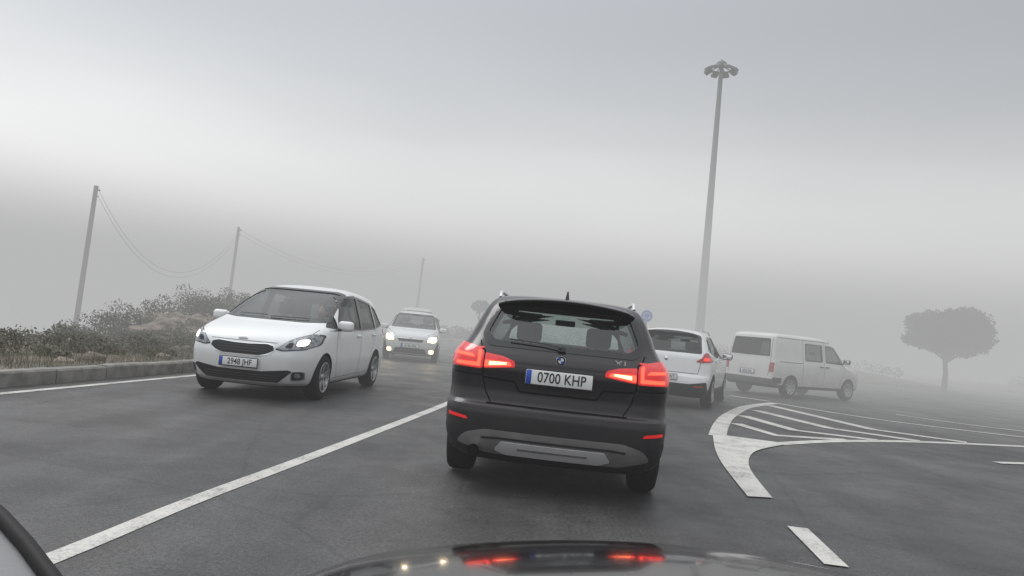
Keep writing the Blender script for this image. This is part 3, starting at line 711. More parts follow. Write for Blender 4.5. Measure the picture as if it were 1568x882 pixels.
# ================================================================== GROUND
DR = Vector((.1285, .9917)); NL = Vector((-.9917, .1285))
E0 = Vector((-6.12, 8.0))
def rw(d, t, z=0):
    q = max(0, t-10); sh = .008*q*q if q < 40 else 12.8+.64*(q-40)
    p = E0+DR*t+NL*(d+sh); return (p.x, p.y, z)
from mathutils import noise as mn
def sst(a, b, x):
    x = max(0, min(1, (x-a)/(b-a))); return x*x*(3-2*x)
def verge_z(d, t):
    if d <= .14: return -.03
    z = .14+.05*mn.noise(Vector((d*.8, t*.5, 0)))
    m = math.exp(-((d-5.0)/1.8)**2)
    z += .85*m*sst(9.0, 14.0, t)*(.85+.4*mn.noise(Vector((t*.33, 3, 1))))
    if d > 4.0: z -= min(12, (d-4.0)**1.3*.20)
    z += .09*mn.noise(Vector((d*1.7, t*1.7, 4)))*min(1, max(0, d-.3))
    return z
ds = [-700, -300, -120, -60, -30, -15, -5, -.3, .10, .15, .3, .6]+list(np.arange(1, 12, .4))+list(np.arange(12, 30, 2))+[35, 50, 80, 140, 300, 700]
ts = [-500, -150, -60, -25, -12, -6]+list(np.arange(-3, 34, .45))+list(np.arange(35, 90, 3))+[110, 160, 260, 500, 900]
V = []; F = []
for t in ts:
    for d in ds: V.append(rw(d, t, verge_z(d, t)))
nd = len(ds)
for i in range(len(ts)-1):
    for j in range(nd-1): F.append((i*nd+j, i*nd+j+1, (i+1)*nd+j+1, (i+1)*nd+j))
m, N, L = new_mat('verge_earth'); b = N['Principled BSDF']; tc = N.new('ShaderNodeTexCoord')
n1 = N.new('ShaderNodeTexNoise'); n1.inputs['Scale'].default_value = .9; n1.inputs['Detail'].default_value = 8
n2 = N.new('ShaderNodeTexNoise'); n2.inputs['Scale'].default_value = 14; n2.inputs['Detail'].default_value = 5
L.new(tc.outputs['Object'], n1.inputs['Vector']); L.new(tc.outputs['Object'], n2.inputs['Vector'])
r1 = N.new('ShaderNodeValToRGB'); r1.color_ramp.elements[0].color = (.19, .16, .125, 1); r1.color_ramp.elements[1].color = (.08, .085, .055, 1)
r1.color_ramp.elements[0].position = .42; r1.color_ramp.elements[1].position = .6
L.new(n1.outputs['Fac'], r1.inputs['Fac'])
mx = N.new('ShaderNodeMixRGB'); mx.blend_type = 'MULTIPLY'; mx.inputs[0].default_value = .7
L.new(r1.outputs[0], mx.inputs[1]); r2 = N.new('ShaderNodeValToRGB'); r2.color_ramp.elements[0].color = (.4, .4, .4, 1); r2.color_ramp.elements[0].position = .3; r2.color_ramp.elements[1].position = .65
L.new(n2.outputs['Fac'], r2.inputs['Fac']); L.new(r2.outputs[0], mx.inputs[2]); L.new(mx.outputs[0], b.inputs['Base Color']); b.inputs['Roughness'].default_value = .95
bp = N.new('ShaderNodeBump'); bp.inputs['Strength'].default_value = .6; bp.inputs['Distance'].default_value = .05; L.new(n2.outputs['Fac'], bp.inputs['Height']); L.new(bp.outputs[0], b.inputs['Normal'])
M['earth'] = m
mesh_obj('ground', V, F, M['earth'], True)

# asphalt
m, N, L = new_mat('asphalt'); b = N['Principled BSDF']; tc = N.new('ShaderNodeTexCoord')
def NZ(sc, det, rough=.55):
    n = N.new('ShaderNodeTexNoise'); n.inputs['Scale'].default_value = sc; n.inputs['Detail'].default_value = det; n.inputs['Roughness'].default_value = rough
    L.new(tc.outputs['Object'], n.inputs['Vector']); return n
def RP(src, p0, c0, p1, c1):
    r = N.new('ShaderNodeValToRGB'); r.color_ramp.elements[0].position = p0; r.color_ramp.elements[1].position = p1
    r.color_ramp.elements[0].color = (*c0, 1); r.color_ramp.elements[1].color = (*c1, 1); L.new(src, r.inputs['Fac']); return r
g3 = lambda v: (v, v, v)
base = RP(NZ(.30, 6, .6).outputs['Fac'], .38, (.036, .037, .037), .64, (.060, .059, .057))
mid = RP(NZ(6, 5, .65).outputs['Fac'], .32, g3(.80), .70, g3(1.2))
gr = RP(NZ(38, 4, .8).outputs['Fac'], .36, g3(.38), .66, g3(1.65))
mp = N.new('ShaderNodeMapping'); mp.inputs['Rotation'].default_value = (0, 0, math.radians(7.4)); mp.inputs['Scale'].default_value = (1.1, .05, 1)
L.new(tc.outputs['Object'], mp.inputs['Vector']); nw = N.new('ShaderNodeTexNoise'); nw.inputs['Scale'].default_value = 1.3; nw.inputs['Detail'].default_value = 5
L.new(mp.outputs[0], nw.inputs['Vector']); wr = RP(nw.outputs['Fac'], .38, g3(.70), .62, g3(1.18))
sub = N.new('ShaderNodeVectorMath'); sub.operation = 'DISTANCE'; sub.inputs[1].default_value = (14.5, .5, 0)
L.new(tc.outputs['Object'], sub.inputs[0])
dn = N.new('ShaderNodeMath'); dn.operation = 'ADD'; nz = NZ(.5, 2); L.new(sub.outputs['Value'], dn.inputs[0])
ns = N.new('ShaderNodeMath'); ns.operation = 'MULTIPLY'; ns.inputs[1].default_value = .6; L.new(nz.outputs['Fac'], ns.inputs[0]); L.new(ns.outputs[0], dn.inputs[1])
def band(c0, w, amt):
    a = N.new('ShaderNodeMath'); a.operation = 'SUBTRACT'; a.inputs[1].default_value = c0; L.new(dn.outputs[0], a.inputs[0])
    q = N.new('ShaderNodeMath'); q.operation = 'ABSOLUTE'; L.new(a.outputs[0], q.inputs[0])
    mr = N.new('ShaderNodeMapRange'); mr.interpolation_type = 'SMOOTHSTEP'; mr.inputs['From Min'].default_value = 0; mr.inputs['From Max'].default_value = w; mr.inputs['To Min'].default_value = amt; mr.inputs['To Max'].default_value = 1
    L.new(q.outputs[0], mr.inputs['Value']); return mr
def MUL(a, c2):
    x = N.new('ShaderNodeMixRGB'); x.blend_type = 'MULTIPLY'; x.inputs[0].default_value = 1; L.new(a, x.inputs[1]); L.new(c2, x.inputs[2]); return x.outputs[0]
o_ = MUL(MUL(MUL(base.outputs[0], gr.outputs[0]), wr.outputs[0]), mid.outputs[0])
for c0, w, amt in ((8.6, .35, .55), (10.3, .35, .60), (7.5, .12, .45), (12.6, .5, .8)):
    o_ = MUL(o_, band(c0, w, amt).outputs[0])
vo = N.new('ShaderNodeTexVoronoi'); vo.feature = 'DISTANCE_TO_EDGE'; vo.inputs['Scale'].default_value = .33
wv = N.new('ShaderNodeMixRGB'); wv.inputs[0].default_value = .12; L.new(tc.outputs['Object'], wv.inputs[1]); L.new(NZ(2.5, 4).outputs['Color'], wv.inputs[2])
L.new(wv.outputs[0], vo.inputs['Vector'])
ck = RP(vo.outputs['Distance'], .0, g3(.62), .007, g3(1)); o_ = MUL(o_, ck.outputs[0])
v2_ = N.new('ShaderNodeTexVoronoi'); v2_.inputs['Scale'].default_value = 1.1; L.new(tc.outputs['Object'], v2_.inputs['Vector'])
sp_ = RP(v2_.outputs['Distance'], .03, g3(.6), .10, g3(1)); o_ = MUL(o_, sp_.outputs[0])
L.new(o_, b.inputs['Base Color'])
rr = RP(NZ(1.1, 4).outputs['Fac'], .35, g3(.44), .65, g3(.68)); L.new(rr.outputs[0], b.inputs['Roughness'])
bp = N.new('ShaderNodeBump'); bp.inputs['Strength'].default_value = .7; bp.inputs['Distance'].default_value = .008
L.new(NZ(90, 2).outputs['Fac'], bp.inputs['Height']); L.new(bp.outputs[0], b.inputs['Normal'])
M['asphalt'] = m
pL = [rw(-.02, t, 0) for t in [-60, -20, 0, 10]+list(range(12, 60, 2))+[80, 140]]
V = []; F = []
for i, p in enumerate(pL):
    V += [p, (120, p[1], 0)]
    if i: F.append((2*i-2, 2*i-1, 2*i+1, 2*i))
mesh_obj('road', V, F, M['asphalt'])

# kerb
V = []; F = []; M['kerb'] = pbr('kerb_concrete', (.20, .193, .18), .85, var=.35, vscale=5, bump=.5, bscale=40)
t = -20.
while t < 70:
    L_ = .98; k = len(V); hh = .19+random.uniform(-.008, .008); dd = random.uniform(-.008, .008)
    prof = [(-.0+dd, -.05), (-.0+dd, hh-.025), (.02+dd, hh), (.20+dd, hh), (.20+dd, -.05)]
    for tt in (t, t+L_):
        for d, z in prof: V.append(rw(d, tt, z))
    for i in range(4): F.append((k+i, k+i+1, k+6+i, k+5+i))
    F.append(tuple(k+i for i in range(5))); F.append(tuple(k+5+i for i in range(5)))
    t += 1.0
mesh_obj('kerb', V, F, M['kerb'])

# markings
m, N, L = new_mat('road_paint'); b = N['Principled BSDF']; tc = N.new('ShaderNodeTexCoord')
n1 = NZ(2.5, 8, .7); n2 = NZ(45, 4, .7)
ad = N.new('ShaderNodeMath'); ad.operation = 'ADD'; L.new(n1.outputs['Fac'], ad.inputs[0]); L.new(n2.outputs['Fac'], ad.inputs[1])
hf = N.new('ShaderNodeMath'); hf.operation = 'MULTIPLY'; hf.inputs[1].default_value = .5; L.new(ad.outputs[0], hf.inputs[0])
r = RP(hf.outputs[0], .37, g3(.12), .54, (.52, .51, .48)); e_ = r.color_ramp.elements.new(.44); e_.color = (.37, .36, .34, 1)
L.new(r.outputs[0], b.inputs['Base Color']); b.inputs['Roughness'].default_value = .65
M['paint'] = m
zc = [.004]
def smooth_line(P, k=8):
    P = [Vector(p) for p in P]; out = []
    for i in range(len(P)-1):
        p0 = P[max(i-1, 0)]; p1 = P[i]; p2 = P[i+1]; p3 = P[min(i+2, len(P)-1)]
        for j in range(k):
            t = j/k
            out.append(.5*((2*p1)+(-p0+p2)*t+(2*p0-5*p1+4*p2-p3)*t*t+(-p0+3*p1-3*p2+p3)*t**3))
    out.append(P[-1]); return out
marks = bpy.data.objects.new('road_markings', None); COL.objects.link(marks)
def ribbon(name, P, w, w2=None, smooth=True):
    Q = smooth_line(P) if smooth and len(P) > 2 else [Vector(p) for p in P]
    V = []; F = []; n = len(Q)
    for i, p in enumerate(Q):
        tt = (Q[min(i+1, n-1)]-Q[max(i-1, 0)]).normalized(); nn = Vector((-tt.y, tt.x)); ww = w+(w2-w)*i/(n-1) if w2 else w
        V += [(*(p+nn*ww/2), zc[0]), (*(p-nn*ww/2), zc[0])]
        if i: F.append((2*i-2, 2*i-1, 2*i+1, 2*i))
    zc[0] += .0006
    mesh_obj(name, V, F, M['paint'], False, marks)
ribbon('centre_line', [(-3.0, -3), (-2.45, 1), (-2.06, 3.6), (-1.90, 4.95), (-1.57, 7.06), (-.88, 11.83), (-.25, 17), (.0, 22), (-.2, 30)], .13)
ribbon('edge_line', [rw(-.38, t)[:2] for t in (-20, -10, 0, 6, 12, 18, 24, 30, 36, 44, 52)], .12)
ribbon('island_outer_line', [(3.22, 11.15), (3.78, 12.9), (4.50, 14.85), (5.70, 17.5), (7.12, 19.7)], .26, .26)
ribbon('island_lower_line', [(4.05, 10.92), (4.7, 11.5), (5.49, 12.1), (7.18, 13.1), (9.86, 14.2), (15, 16)], .20)
ribbon('chevron_a', [(4.15, 13.3), (4.40, 12.0), (5.7, 12.33)], .26, smooth=False)
ribbon('chevron_b', [(4.80, 15.0), (5.1, 13.1), (6.4, 12.75)], .28, smooth=False)
ribbon('chevron_c', [(5.60, 16.7), (6.15, 14.1), (7.4, 13.3)], .30, smooth=False)
ribbon('chevron_d', [(6.6, 18.6), (7.25, 14.7), (8.6, 13.9)], .30, smooth=False)
ribbon('island_upper_line', [(7.12, 19.65), (8.1, 18.1), (9.35, 17.0), (11.8, 16.3), (15, 16.4)], .18)
ribbon('lane_line', [(10.3, 19.7), (11.6, 18.5), (14, 17.6)], .16)
ribbon('dash_a', [(2.20, 4.80), (2.32, 5.75)], .15, smooth=False)
ribbon('dash_b', [(2.0, 2.3), (2.1, 3.2)], .15, smooth=False)
ribbon('dash_c', [(7.35, 11.15), (9.2, 11.9)], .16, smooth=False)
ribbon('dash_d', [(6.3, 20.9), (7.1, 20.1)], .2, smooth=False)
G = [(2.265, 6.76), (2.51, 8.35), (2.76, 9.59), (3.14, 11.1), (3.36, 11.3), (4.12, 11.03), (4.06, 10.80), (3.42, 9.95), (3.05, 9.15), (2.77, 8.22), (2.50, 6.80)]
out = smooth_line(G[:4])+smooth_line([G[4], G[5]])+smooth_line(G[6:])
mesh_obj('island_nose', [(*p, zc[0]) for p in out], [tuple(range(len(out)))], M['paint'], False, marks)

def island(name, cx, cy, RX, RY, hs):
    V = []; F = []; n = 96
    for rr, z in hs:
        for k in range(n):
            a = 2*math.pi*k/n; V.append((cx+(RX-rr)*math.cos(a), cy+(RY-rr)*math.sin(a), z))
    for i in range(len(hs)-1):
        for k in range(n): F.append((i*n+k, i*n+(k+1) % n, (i+1)*n+(k+1) % n, (i+1)*n+k))
    F.append(tuple((len(hs)-1)*n+k for k in range(n)))
    o = mesh_obj(name, V, F, M['kerb']); o.data.materials.append(M['earth'])
    for p in o.data.polygons:
        if p.index >= 4*n: p.material_index = 1
IC = Vector((16.5, 60))
island('roundabout_island', 16.5, 60, 16, 16, [(0, -.02), (0, .15), (.02, .17), (.25, .17), (.3, .13), (3, .35), (8, .8), (13, 1.1)])
island('splitter_island', -.6, 50.5, 4.6, 2.6, [(0, -.02), (0, .15), (.02, .17), (.25, .17), (.3, .13), (1.2, .22)])
V = []; F = []
P1 = [(20, 26), (26, 30), (33, 36), (38, 46), (40, 60), (44, 80)]
for (x, y) in P1: V += [(x+.0, y, -.02), (x+.0, y, .14), (x+.25, y, .14), (x+3, y-1, .3), (x+60, y-20, .8)]
for i in range(len(P1)-1):
    for k in range(4): F.append((i*5+k, i*5+k+1, (i+1)*5+k+1, (i+1)*5+k))
mesh_obj('grass_verge', V, F, M['earth'])

# ================================================================== VEGETATION
def leaf_mat(name, a, b_, dry=None):
    m, N, L = new_mat(name); b = N['Principled BSDF']; b.inputs['Roughness'].default_value = .7; b.inputs['Specular IOR Level'].default_value = .2
    g = N.new('ShaderNodeNewGeometry'); r = N.new('ShaderNodeValToRGB')
    r.color_ramp.elements[0].color = (*a, 1); r.color_ramp.elements[1].color = (*b_, 1)
    if dry: e = r.color_ramp.elements.new(.85); e.color = (*dry, 1)
    L.new(g.outputs['Random Per Island'], r.inputs['Fac']); L.new(r.outputs[0], b.inputs['Base Color'])
    return m
M['leaf'] = leaf_mat('leaves', (.018, .026, .012), (.055, .07, .03))
M['scrub'] = leaf_mat('scrub_leaves', (.035, .044, .027), (.10, .105, .065), (.15, .13, .09))
M['straw'] = leaf_mat('dry_grass', (.10, .10, .065), (.24, .21, .15))
M['bark'] = pbr('bark', (.07, .055, .045), .9, var=.4, vscale=10, bump=.8, bscale=30)
M['wood'] = pbr('pole_wood', (.085, .07, .06), .9, var=.3, vscale=6)

def leaves(name, C, size, mat, parent=None, aspect=1.8):
    C = np.asarray(C); n = len(C)
    a = np.random.normal(size=(n, 3)); a /= np.linalg.norm(a, axis=1)[:, None]
    b = np.cross(a, np.random.normal(size=(n, 3))); b /= np.linalg.norm(b, axis=1)[:, None]
    s = size*np.random.uniform(.6, 1.4, (n, 1))
    V = np.stack([C-a*s*aspect/2, C-b*s/2, C+a*s*aspect/2, C+b*s/2], 1).reshape(-1, 3)
    F = np.arange(n*4).reshape(-1, 4)
    me = bpy.data.meshes.new(name); me.from_pydata(V.tolist(), [], F.tolist()); me.materials.append(mat)
    o = bpy.data.objects.new(name, me); COL.objects.link(o)
    if parent: o.parent = parent
    return o
def clump(c, r, n):
    d = np.random.normal(size=(n, 3)); d /= np.linalg.norm(d, axis=1)[:, None]
    return np.array(c)+d*np.array(r)*(np.random.uniform(.25, 1, (n, 1))**.5)

C = []
for i in range(520):
    t = random.uniform(-6, 50) if i % 3 else random.uniform(-1, 11)
    d = random.uniform(1.0, 5.2) if t < 11 else random.uniform(1.4, 7)
    z = verge_z(d, t); h = random.uniform(.07, .22) if t < 11 else random.uniform(.12, .34)
    if d < 2: h *= .6
    p = rw(d, t, z+h*.6)
    C.append(clump(p, (h*1.6, h*1.6, h), 130 if t < 26 else 60))
for (t, d, h) in ((10.8, 5.6, .3), (11.8, 5.4, .5), (13, 5.2, .7), (14.3, 5.0, .85), (15.6, 5.0, .9), (17, 4.8, .85), (18.5, 5, .9), (20.5, 4.8, .85), (23, 4.5, .8), (26, 4.5, .85), (30, 4.5, .9), (34, 4, .9), (38, 4, .9), (42, 4, .9)):
    for q in range(20):
        p = rw(d+random.uniform(-1.0, 1.0), t+random.uniform(-1.0, 1.0), 0)
        zz = verge_z(d, t)+random.uniform(0, h*.8)
        s_ = random.uniform(.22, .42)
        C.append(clump((p[0], p[1], zz), (s_, s_, s_*.8), 200))
leaves('scrub_bushes', np.concatenate(C), .032, M['scrub'])
V = []; F = []
for i in range(22000):
    t = random.uniform(-6, 36); d = .25+abs(random.gauss(0, 2.2))
    x, y, z = rw(d, t, 0); z = verge_z(d, t)-.01; h = random.uniform(.06, .28); a = random.uniform(0, 6.28); lx, ly = random.gauss(0, .06), random.gauss(0, .06); w = .005
    k = len(V); V += [(x-w*math.cos(a), y-w*math.sin(a), z), (x+w*math.cos(a), y+w*math.sin(a), z), (x+lx, y+ly, z+h)]; F.append((k, k+1, k+2))
mesh_obj('grass', V, F, M['straw'])
bm = bmesh.new()
for i in range(80):
    t = random.uniform(-3, 20); d = random.uniform(.6, 5.0); s = random.uniform(.04, .15)
    if i < 9: t = 10.6+i*.35; d = 4.6+random.uniform(-.5, .5); s = random.uniform(.22, .38)
    r_ = bmesh.ops.create_icosphere(bm, subdivisions=3 if s > .2 else 2, radius=s)
    x, y, z = rw(d, t, 0); z = verge_z(d, t)+s*.1
    sd = random.random()*50
    for v in r_['verts']:
        f = 1+.5*mn.noise(v.co/s*1.3+Vector((sd, 0, 0)))+.15*mn.noise(v.co/s*5+Vector((sd, 0, 0))); v.co = Vector((v.co.x*f*1.3, v.co.y*f, v.co.z*f*.75))+Vector((x, y, z))
M['rock'] = pbr('limestone', (.20, .165, .14), .95, var=.35, vscale=4, bump=.6, bscale=15)
bm_obj('rocks', bm, M['rock'])
C = []
for i in range(90):
    a = random.uniform(0, 6.28); rr = random.uniform(2, 14.5); h = random.uniform(.25, .7)
    C.append(clump((IC.x+rr*math.cos(a), IC.y+rr*math.sin(a), .5+h*.6), (h*1.2, h*1.2, h), 160))
leaves('island_shrubs', np.concatenate(C), .07, M['leaf'])
C = []
for i in range(44):
    x = -.6+random.uniform(-3.9, 3.8); y = 50.5+random.uniform(-1.0, 1.0); h = random.uniform(.3, .6)
    C.append(clump((x, y, .15+h*.7), (h*1.3, h*1.3, h), 130))
leaves('hedge', np.concatenate(C), .07, M['leaf'])
C = []
for i in range(150):
    k = random.uniform(0, 1); x = 27+k*20+random.uniform(2, 9); y = 31+k*42+random.uniform(-5, 2); h = random.uniform(.3, .9)
    C.append(clump((x, y, .3+h*.6), (h*1.5, h*1.5, h), 140))
leaves('far_shrubs', np.concatenate(C), .08, M['leaf'])

def tree(name, x, y, z0, th, rx, rz, nclump, leaf=.09, per=170, seed=1, tr=.16):
    random.seed(seed); np.random.seed(seed)
    e = bpy.data.objects.new(name, None); COL.objects.link(e)
    cz = z0+th+rz*.55
    tube('trunk', [(x, y, z0-.1), (x+.04, y, z0+th*.4), (x-.05, y+.03, z0+th*.8), (x, y, z0+th+rz*.3)], tr, M['bark'], e, radii=[1.15, .9, .75, .5])
    C = []
    for i in range(nclump):
        a = random.uniform(0, 6.28); q = math.sqrt(random.uniform(0.02, 1)); hz = random.uniform(-.75, 1)*math.sqrt(max(.05, 1-q*q*.85))
        p = (x+rx*q*math.cos(a)*.88, y+rx*q*math.sin(a)*.88, cz+rz*hz*.75)
        s = rx*random.uniform(.13, .26)
        C.append(clump(p, (s*1.3, s*1.3, s*.85), per))
        if i % 3 == 0:
            b0 = (x, y, z0+th*random.uniform(.65, 1))
            md = tuple((b0[k]*.45+p[k]*.55)+(.1*(k == 2)) for k in range(3))
            tube('limb', [b0, md, p], tr*.4, M['bark'], e, radii=[1, .6, .2], res=2)
    leaves('crown', np.concatenate(C), leaf, M['leaf'], e)
tree('tree', 26.85, 46, .1, 2.35, 2.4, 2.0, 160, seed=3, leaf=.11, per=210)
tree('tree', -2.0, 51, .2, 1.9, .72, .62, 26, seed=5, leaf=.06, per=130, tr=.07)
tree('tree', 22.6, 55, .3, 1.1, 1.0, .8, 24, seed=7, leaf=.07, per=110, tr=.07)

# ================================================================== MAST, SIGN, POLES
M['galv'] = pbr('galvanised_steel', (.10, .103, .107), .65, metal=.2, var=.1, vscale=2)
e = bpy.data.objects.new('street_lamp', None); COL.objects.link(e)
mx_, my_ = 15.75, 62
V = []; F = []; n = 16
prof = [(.55, .9), (.55, 1.15), (.40, 1.2), (.37, 3), (.29, 12), (.18, 24.2), (.10, 25.0), (.09, 25.4), (.001, 25.45)]
for rr, z in prof:
    for k in range(n): a = 2*math.pi*k/n; V.append((mx_+rr*math.cos(a), my_+rr*math.sin(a), z))
for i in range(len(prof)-1):
    for k in range(n): F.append((i*n+k, i*n+(k+1) % n, (i+1)*n+(k+1) % n, (i+1)*n+k))
mesh_obj('mast', V, F, M['galv'], True, e)
tube('head_ring', [(mx_+.85*math.cos(a), my_+.85*math.sin(a), 24.6) for a in np.linspace(0, 6.283, 25)[:-1]], .06, M['galv'], e, cyc=True)
for k in range(8):
    a = 2*math.pi*k/8+.2; R_ = Matrix.Rotation(a, 3, 'Z') @ Matrix.Rotation(.5, 3, 'Y')
    rbox(f'floodlight_{k}', (mx_+1.12*math.cos(a), my_+1.12*math.sin(a), 24.5), (.6, .55, .26), M['galv'], e, .05, 2, R_)
    tube(f'arm_{k}', [(mx_, my_, 24.9), (mx_+.85*math.cos(a), my_+.85*math.sin(a), 24.6)], .05, M['galv'], e)
ellip('head_cap', (mx_, my_, 25.0), (.45, .45, .3), 'galv', e)

def disc(name, c, r, mat, parent, th=.01):
    bm = bmesh.new(); bmesh.ops.create_cone(bm, cap_ends=True, segments=40, radius1=r, radius2=r, depth=th)
    bmesh.ops.rotate(bm, cent=(0, 0, 0), matrix=Matrix.Rotation(math.pi/2, 3, 'X'), verts=bm.verts)
    bmesh.ops.translate(bm, vec=c, verts=bm.verts); return bm_obj(name, bm, M[mat], False, parent)
def rsign(x, y, z, r):
    e = bpy.data.objects.new('traffic_sign', None); COL.objects.link(e)
    tube('post', [(x, y+.04, 0), (x, y+.04, z+r)], .035, M['galv'], e)
    disc('rim', (x, y, z), r, 'plate', e); disc('panel', (x, y-.008, z), r*.93, 'blue', e)
    for k in range(3):
        a0 = k*2.094+.3; pts = [(x+r*.52*math.cos(a0+q), y-.018, z+r*.52*math.sin(a0+q)) for q in np.linspace(0, 1.3, 8)]
        tube(f'arrow_{k}', pts, r*.07, M['plate'], e)
        a1 = a0+1.3; p = Vector((x+r*.52*math.cos(a1), y-.02, z+r*.52*math.sin(a1))); tg = Vector((-math.sin(a1), 0, math.cos(a1))); nr = Vector((math.cos(a1), 0, math.sin(a1)))
        mesh_obj(f'arrow_head_{k}', [p+nr*r*.2, p-nr*r*.2, p+tg*r*.32], [(0, 1, 2)], M['plate'], False, e)
rsign(6.38, 35, 2.45, .28)

def upole(x, y, z0, z1, r):
    e = bpy.data.objects.new('utility_pole', None); COL.objects.link(e)
    tube('pole', [(x-.25, y, z0-1.5), (x, y, z1)], r, M['wood'], e, radii=[1.2, .8])
    tube('bracket', [(x-.02, y-.15, z1-.25), (x+.22, y, z1-.2)], .03, M['galv'], e)
    for k in (.12, .45): tube('insulator', [(x+.14, y, z1-k-.1), (x+.14, y, z1-k)], .04, M['plate'], e)
    return Vector((x+.14, y, z1-.2))
a = upole(-19.85, 35, -4, 6.05, .12); b_ = upole(-18.0, 48.5, -4, 6.1, .11); c_ = upole(-8.5, 70, -1, 7.0, .12)
def wire(p, q, sag):
    e = bpy.data.objects.new('overhead_cable', None); COL.objects.link(e)
    for k in (0, .28):
        pts = [p.lerp(q, t)+Vector((0, 0, -sag*4*t*(1-t)-k)) for t in np.linspace(0, 1, 30)]
        tube('cable', pts, .009, M['seal'], e)
wire(a, b_, 3.3); wire(b_, c_, 1.8)

# ================================================================== FOG (absorbing volumes, own emission stands in for scattered daylight)
def fog_mat(name, dens, col):
    m, N, L = new_mat(name); N.remove(N['Principled BSDF'])
    ab = N.new('ShaderNodeVolumeAbsorption'); ab.inputs['Color'].default_value = (0, 0, 0, 1); ab.inputs['Density'].default_value = dens
    em = N.new('ShaderNodeEmission'); em.inputs['Color'].default_value = (*col, 1); em.inputs['Strength'].default_value = dens  # even glow replaces daylight scattered inside the fog
    ad = N.new('ShaderNodeAddShader'); L.new(ab.outputs[0], ad.inputs[0]); L.new(em.outputs[0], ad.inputs[1])
    L.new(ad.outputs[0], N['Material Output'].inputs['Volume']); return m
FC = (.475, .483, .480)
def box(name, x0, x1, y0, y1, z0, z1, mat):
    bm = bmesh.new(); bmesh.ops.create_cube(bm, size=1)
    bmesh.ops.scale(bm, vec=(x1-x0, y1-y0, z1-z0), verts=bm.verts); bmesh.ops.translate(bm, vec=((x0+x1)/2, (y0+y1)/2, (z0+z1)/2), verts=bm.verts)
    return bm_obj(name, bm, mat)
box('fog', -450, 450, -450, 450, -60, 14, fog_mat('fog_thin', .0048, FC))
bm = bmesh.new()
O = [(-440, -440), (440, -440), (440, 440), (-440, 440)]; I = [(-16, -25), (14, -25), (14, 13), (-16, 13)]
vo_ = [[bm.verts.new((x, y, z)) for x, y in O] for z in (-58, 10)]; vi = [[bm.verts.new((x, y, z)) for x, y in I] for z in (-58, 10)]
for k in range(4):
    j = (k+1) % 4
    bm.faces.new([vo_[0][k], vo_[0][j], vo_[1][j], vo_[1][k]]); bm.faces.new([vi[0][k], vi[1][k], vi[1][j], vi[0][j]])
    bm.faces.new([vo_[1][k], vo_[1][j], vi[1][j], vi[1][k]]); bm.faces.new([vo_[0][k], vi[0][k], vi[0][j], vo_[0][j]])
bmesh.ops.recalc_face_normals(bm, faces=bm.faces)
bm_obj('fog_bank', bm, fog_mat('fog_dense', .029, FC))

# ================================================================== WORLD
w = bpy.data.worlds.new('World'); scene.world = w; w.use_nodes = True
N = w.node_tree.nodes; L = w.node_tree.links; bg = N['Background']
sky = N.new('ShaderNodeTexSky'); sky.sky_type = 'NISHITA'; sky.sun_disc = False
sky.sun_elevation = math.radians(48); sky.sun_rotation = math.radians(-57)
tc = N.new('ShaderNodeTexCoord'); sp = N.new('ShaderNodeSeparateXYZ'); L.new(tc.outputs['Generated'], sp.inputs[0])
nz = N.new('ShaderNodeTexNoise'); nz.inputs['Scale'].default_value = 1.6; nz.inputs['Detail'].default_value = 3
mp = N.new('ShaderNodeMapping'); mp.inputs['Scale'].default_value = (1, 1, 3.5); L.new(tc.outputs['Generated'], mp.inputs[0]); L.new(mp.outputs[0], nz.inputs['Vector'])
ma = N.new('ShaderNodeMath'); ma.operation = 'MULTIPLY_ADD'; ma.inputs[1].default_value = .08; L.new(nz.outputs['Fac'], ma.inputs[0])
of = N.new('ShaderNodeMath'); of.operation = 'SUBTRACT'; of.inputs[1].default_value = .04; L.new(sp.outputs['Z'], of.inputs[0]); L.new(of.outputs[0], ma.inputs[2])
r = N.new('ShaderNodeValToRGB'); cr = r.color_ramp; cr.interpolation = 'B_SPLINE'
cr.elements[0].position = 0; cr.elements[0].color = (.85, .85, .85, 1); cr.elements[1].position = 1; cr.elements[1].color = (.80, .82, .85, 1)
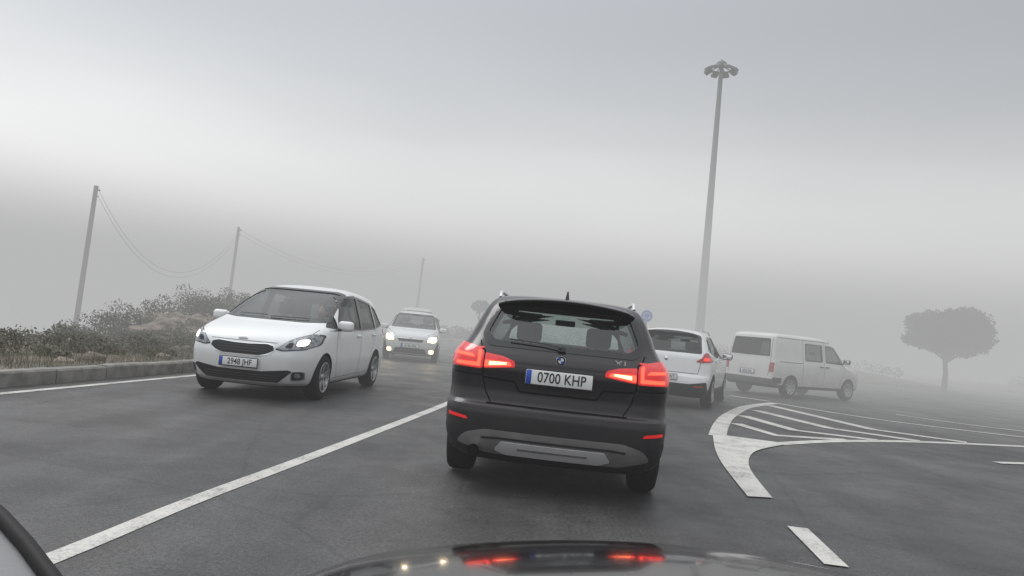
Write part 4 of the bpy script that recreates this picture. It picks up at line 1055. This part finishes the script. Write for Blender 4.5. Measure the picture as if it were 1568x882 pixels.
for p, cc in ((.06, (1., 1., .99)), (.12, (1., 1., .98)), (.17, (.80, .80, .79)), (.25, (.38, .385, .39)), (.36, (.235, .243, .258)), (.48, (.25, .26, .275)), (.7, (.75, .76, .78))):
    e_ = cr.elements.new(p); e_.color = (*cc, 1)
L.new(ma.outputs[0], r.inputs['Fac'])
mr = N.new('ShaderNodeMapRange'); mr.inputs['From Min'].default_value = -.7; mr.inputs['From Max'].default_value = .7; mr.inputs['To Min'].default_value = 2.7; mr.inputs['To Max'].default_value = 1.5
L.new(sp.outputs['X'], mr.inputs['Value'])
vm = N.new('ShaderNodeVectorMath'); vm.operation = 'SCALE'; L.new(r.outputs[0], vm.inputs[0]); L.new(mr.outputs[0], vm.inputs['Scale'])
v2 = N.new('ShaderNodeVectorMath'); v2.operation = 'SCALE'; v2.inputs['Scale'].default_value = .012; L.new(sky.outputs[0], v2.inputs[0])
va = N.new('ShaderNodeVectorMath'); va.operation = 'ADD'; L.new(vm.outputs[0], va.inputs[0]); L.new(v2.outputs[0], va.inputs[1])
L.new(va.outputs[0], bg.inputs['Color']); bg.inputs['Strength'].default_value = 1.0

sl = bpy.data.lights.new('sun', 'SUN'); sl.energy = .9; sl.angle = math.radians(25); sl.color = (1, .97, .92)
so = bpy.data.objects.new('sun', sl); COL.objects.link(so)
so.rotation_euler = Vector((-.55, .35, .75)).to_track_quat('Z', 'Y').to_euler()

# ================================================================== CAMERA
rr, p = math.radians(5.5), math.radians(3.02)
fw = Vector((0, math.cos(p), math.sin(p))); r0 = Vector((1, 0, 0)); u0 = Vector((0, -math.sin(p), math.cos(p)))
CR = math.cos(rr)*r0+math.sin(rr)*u0; CU = -math.sin(rr)*r0+math.cos(rr)*u0
cam = bpy.data.cameras.new('camera'); co = bpy.data.objects.new('camera', cam); COL.objects.link(co)
mt = Matrix((CR, CU, -fw)).transposed().to_4x4(); mt.translation = (0, 0, 1.3); co.matrix_world = mt
cam.sensor_width = 36; cam.lens = 1150/1568*36; cam.clip_start = .05; cam.clip_end = 3000
scene.camera = co
scene.view_settings.view_transform = 'Standard'
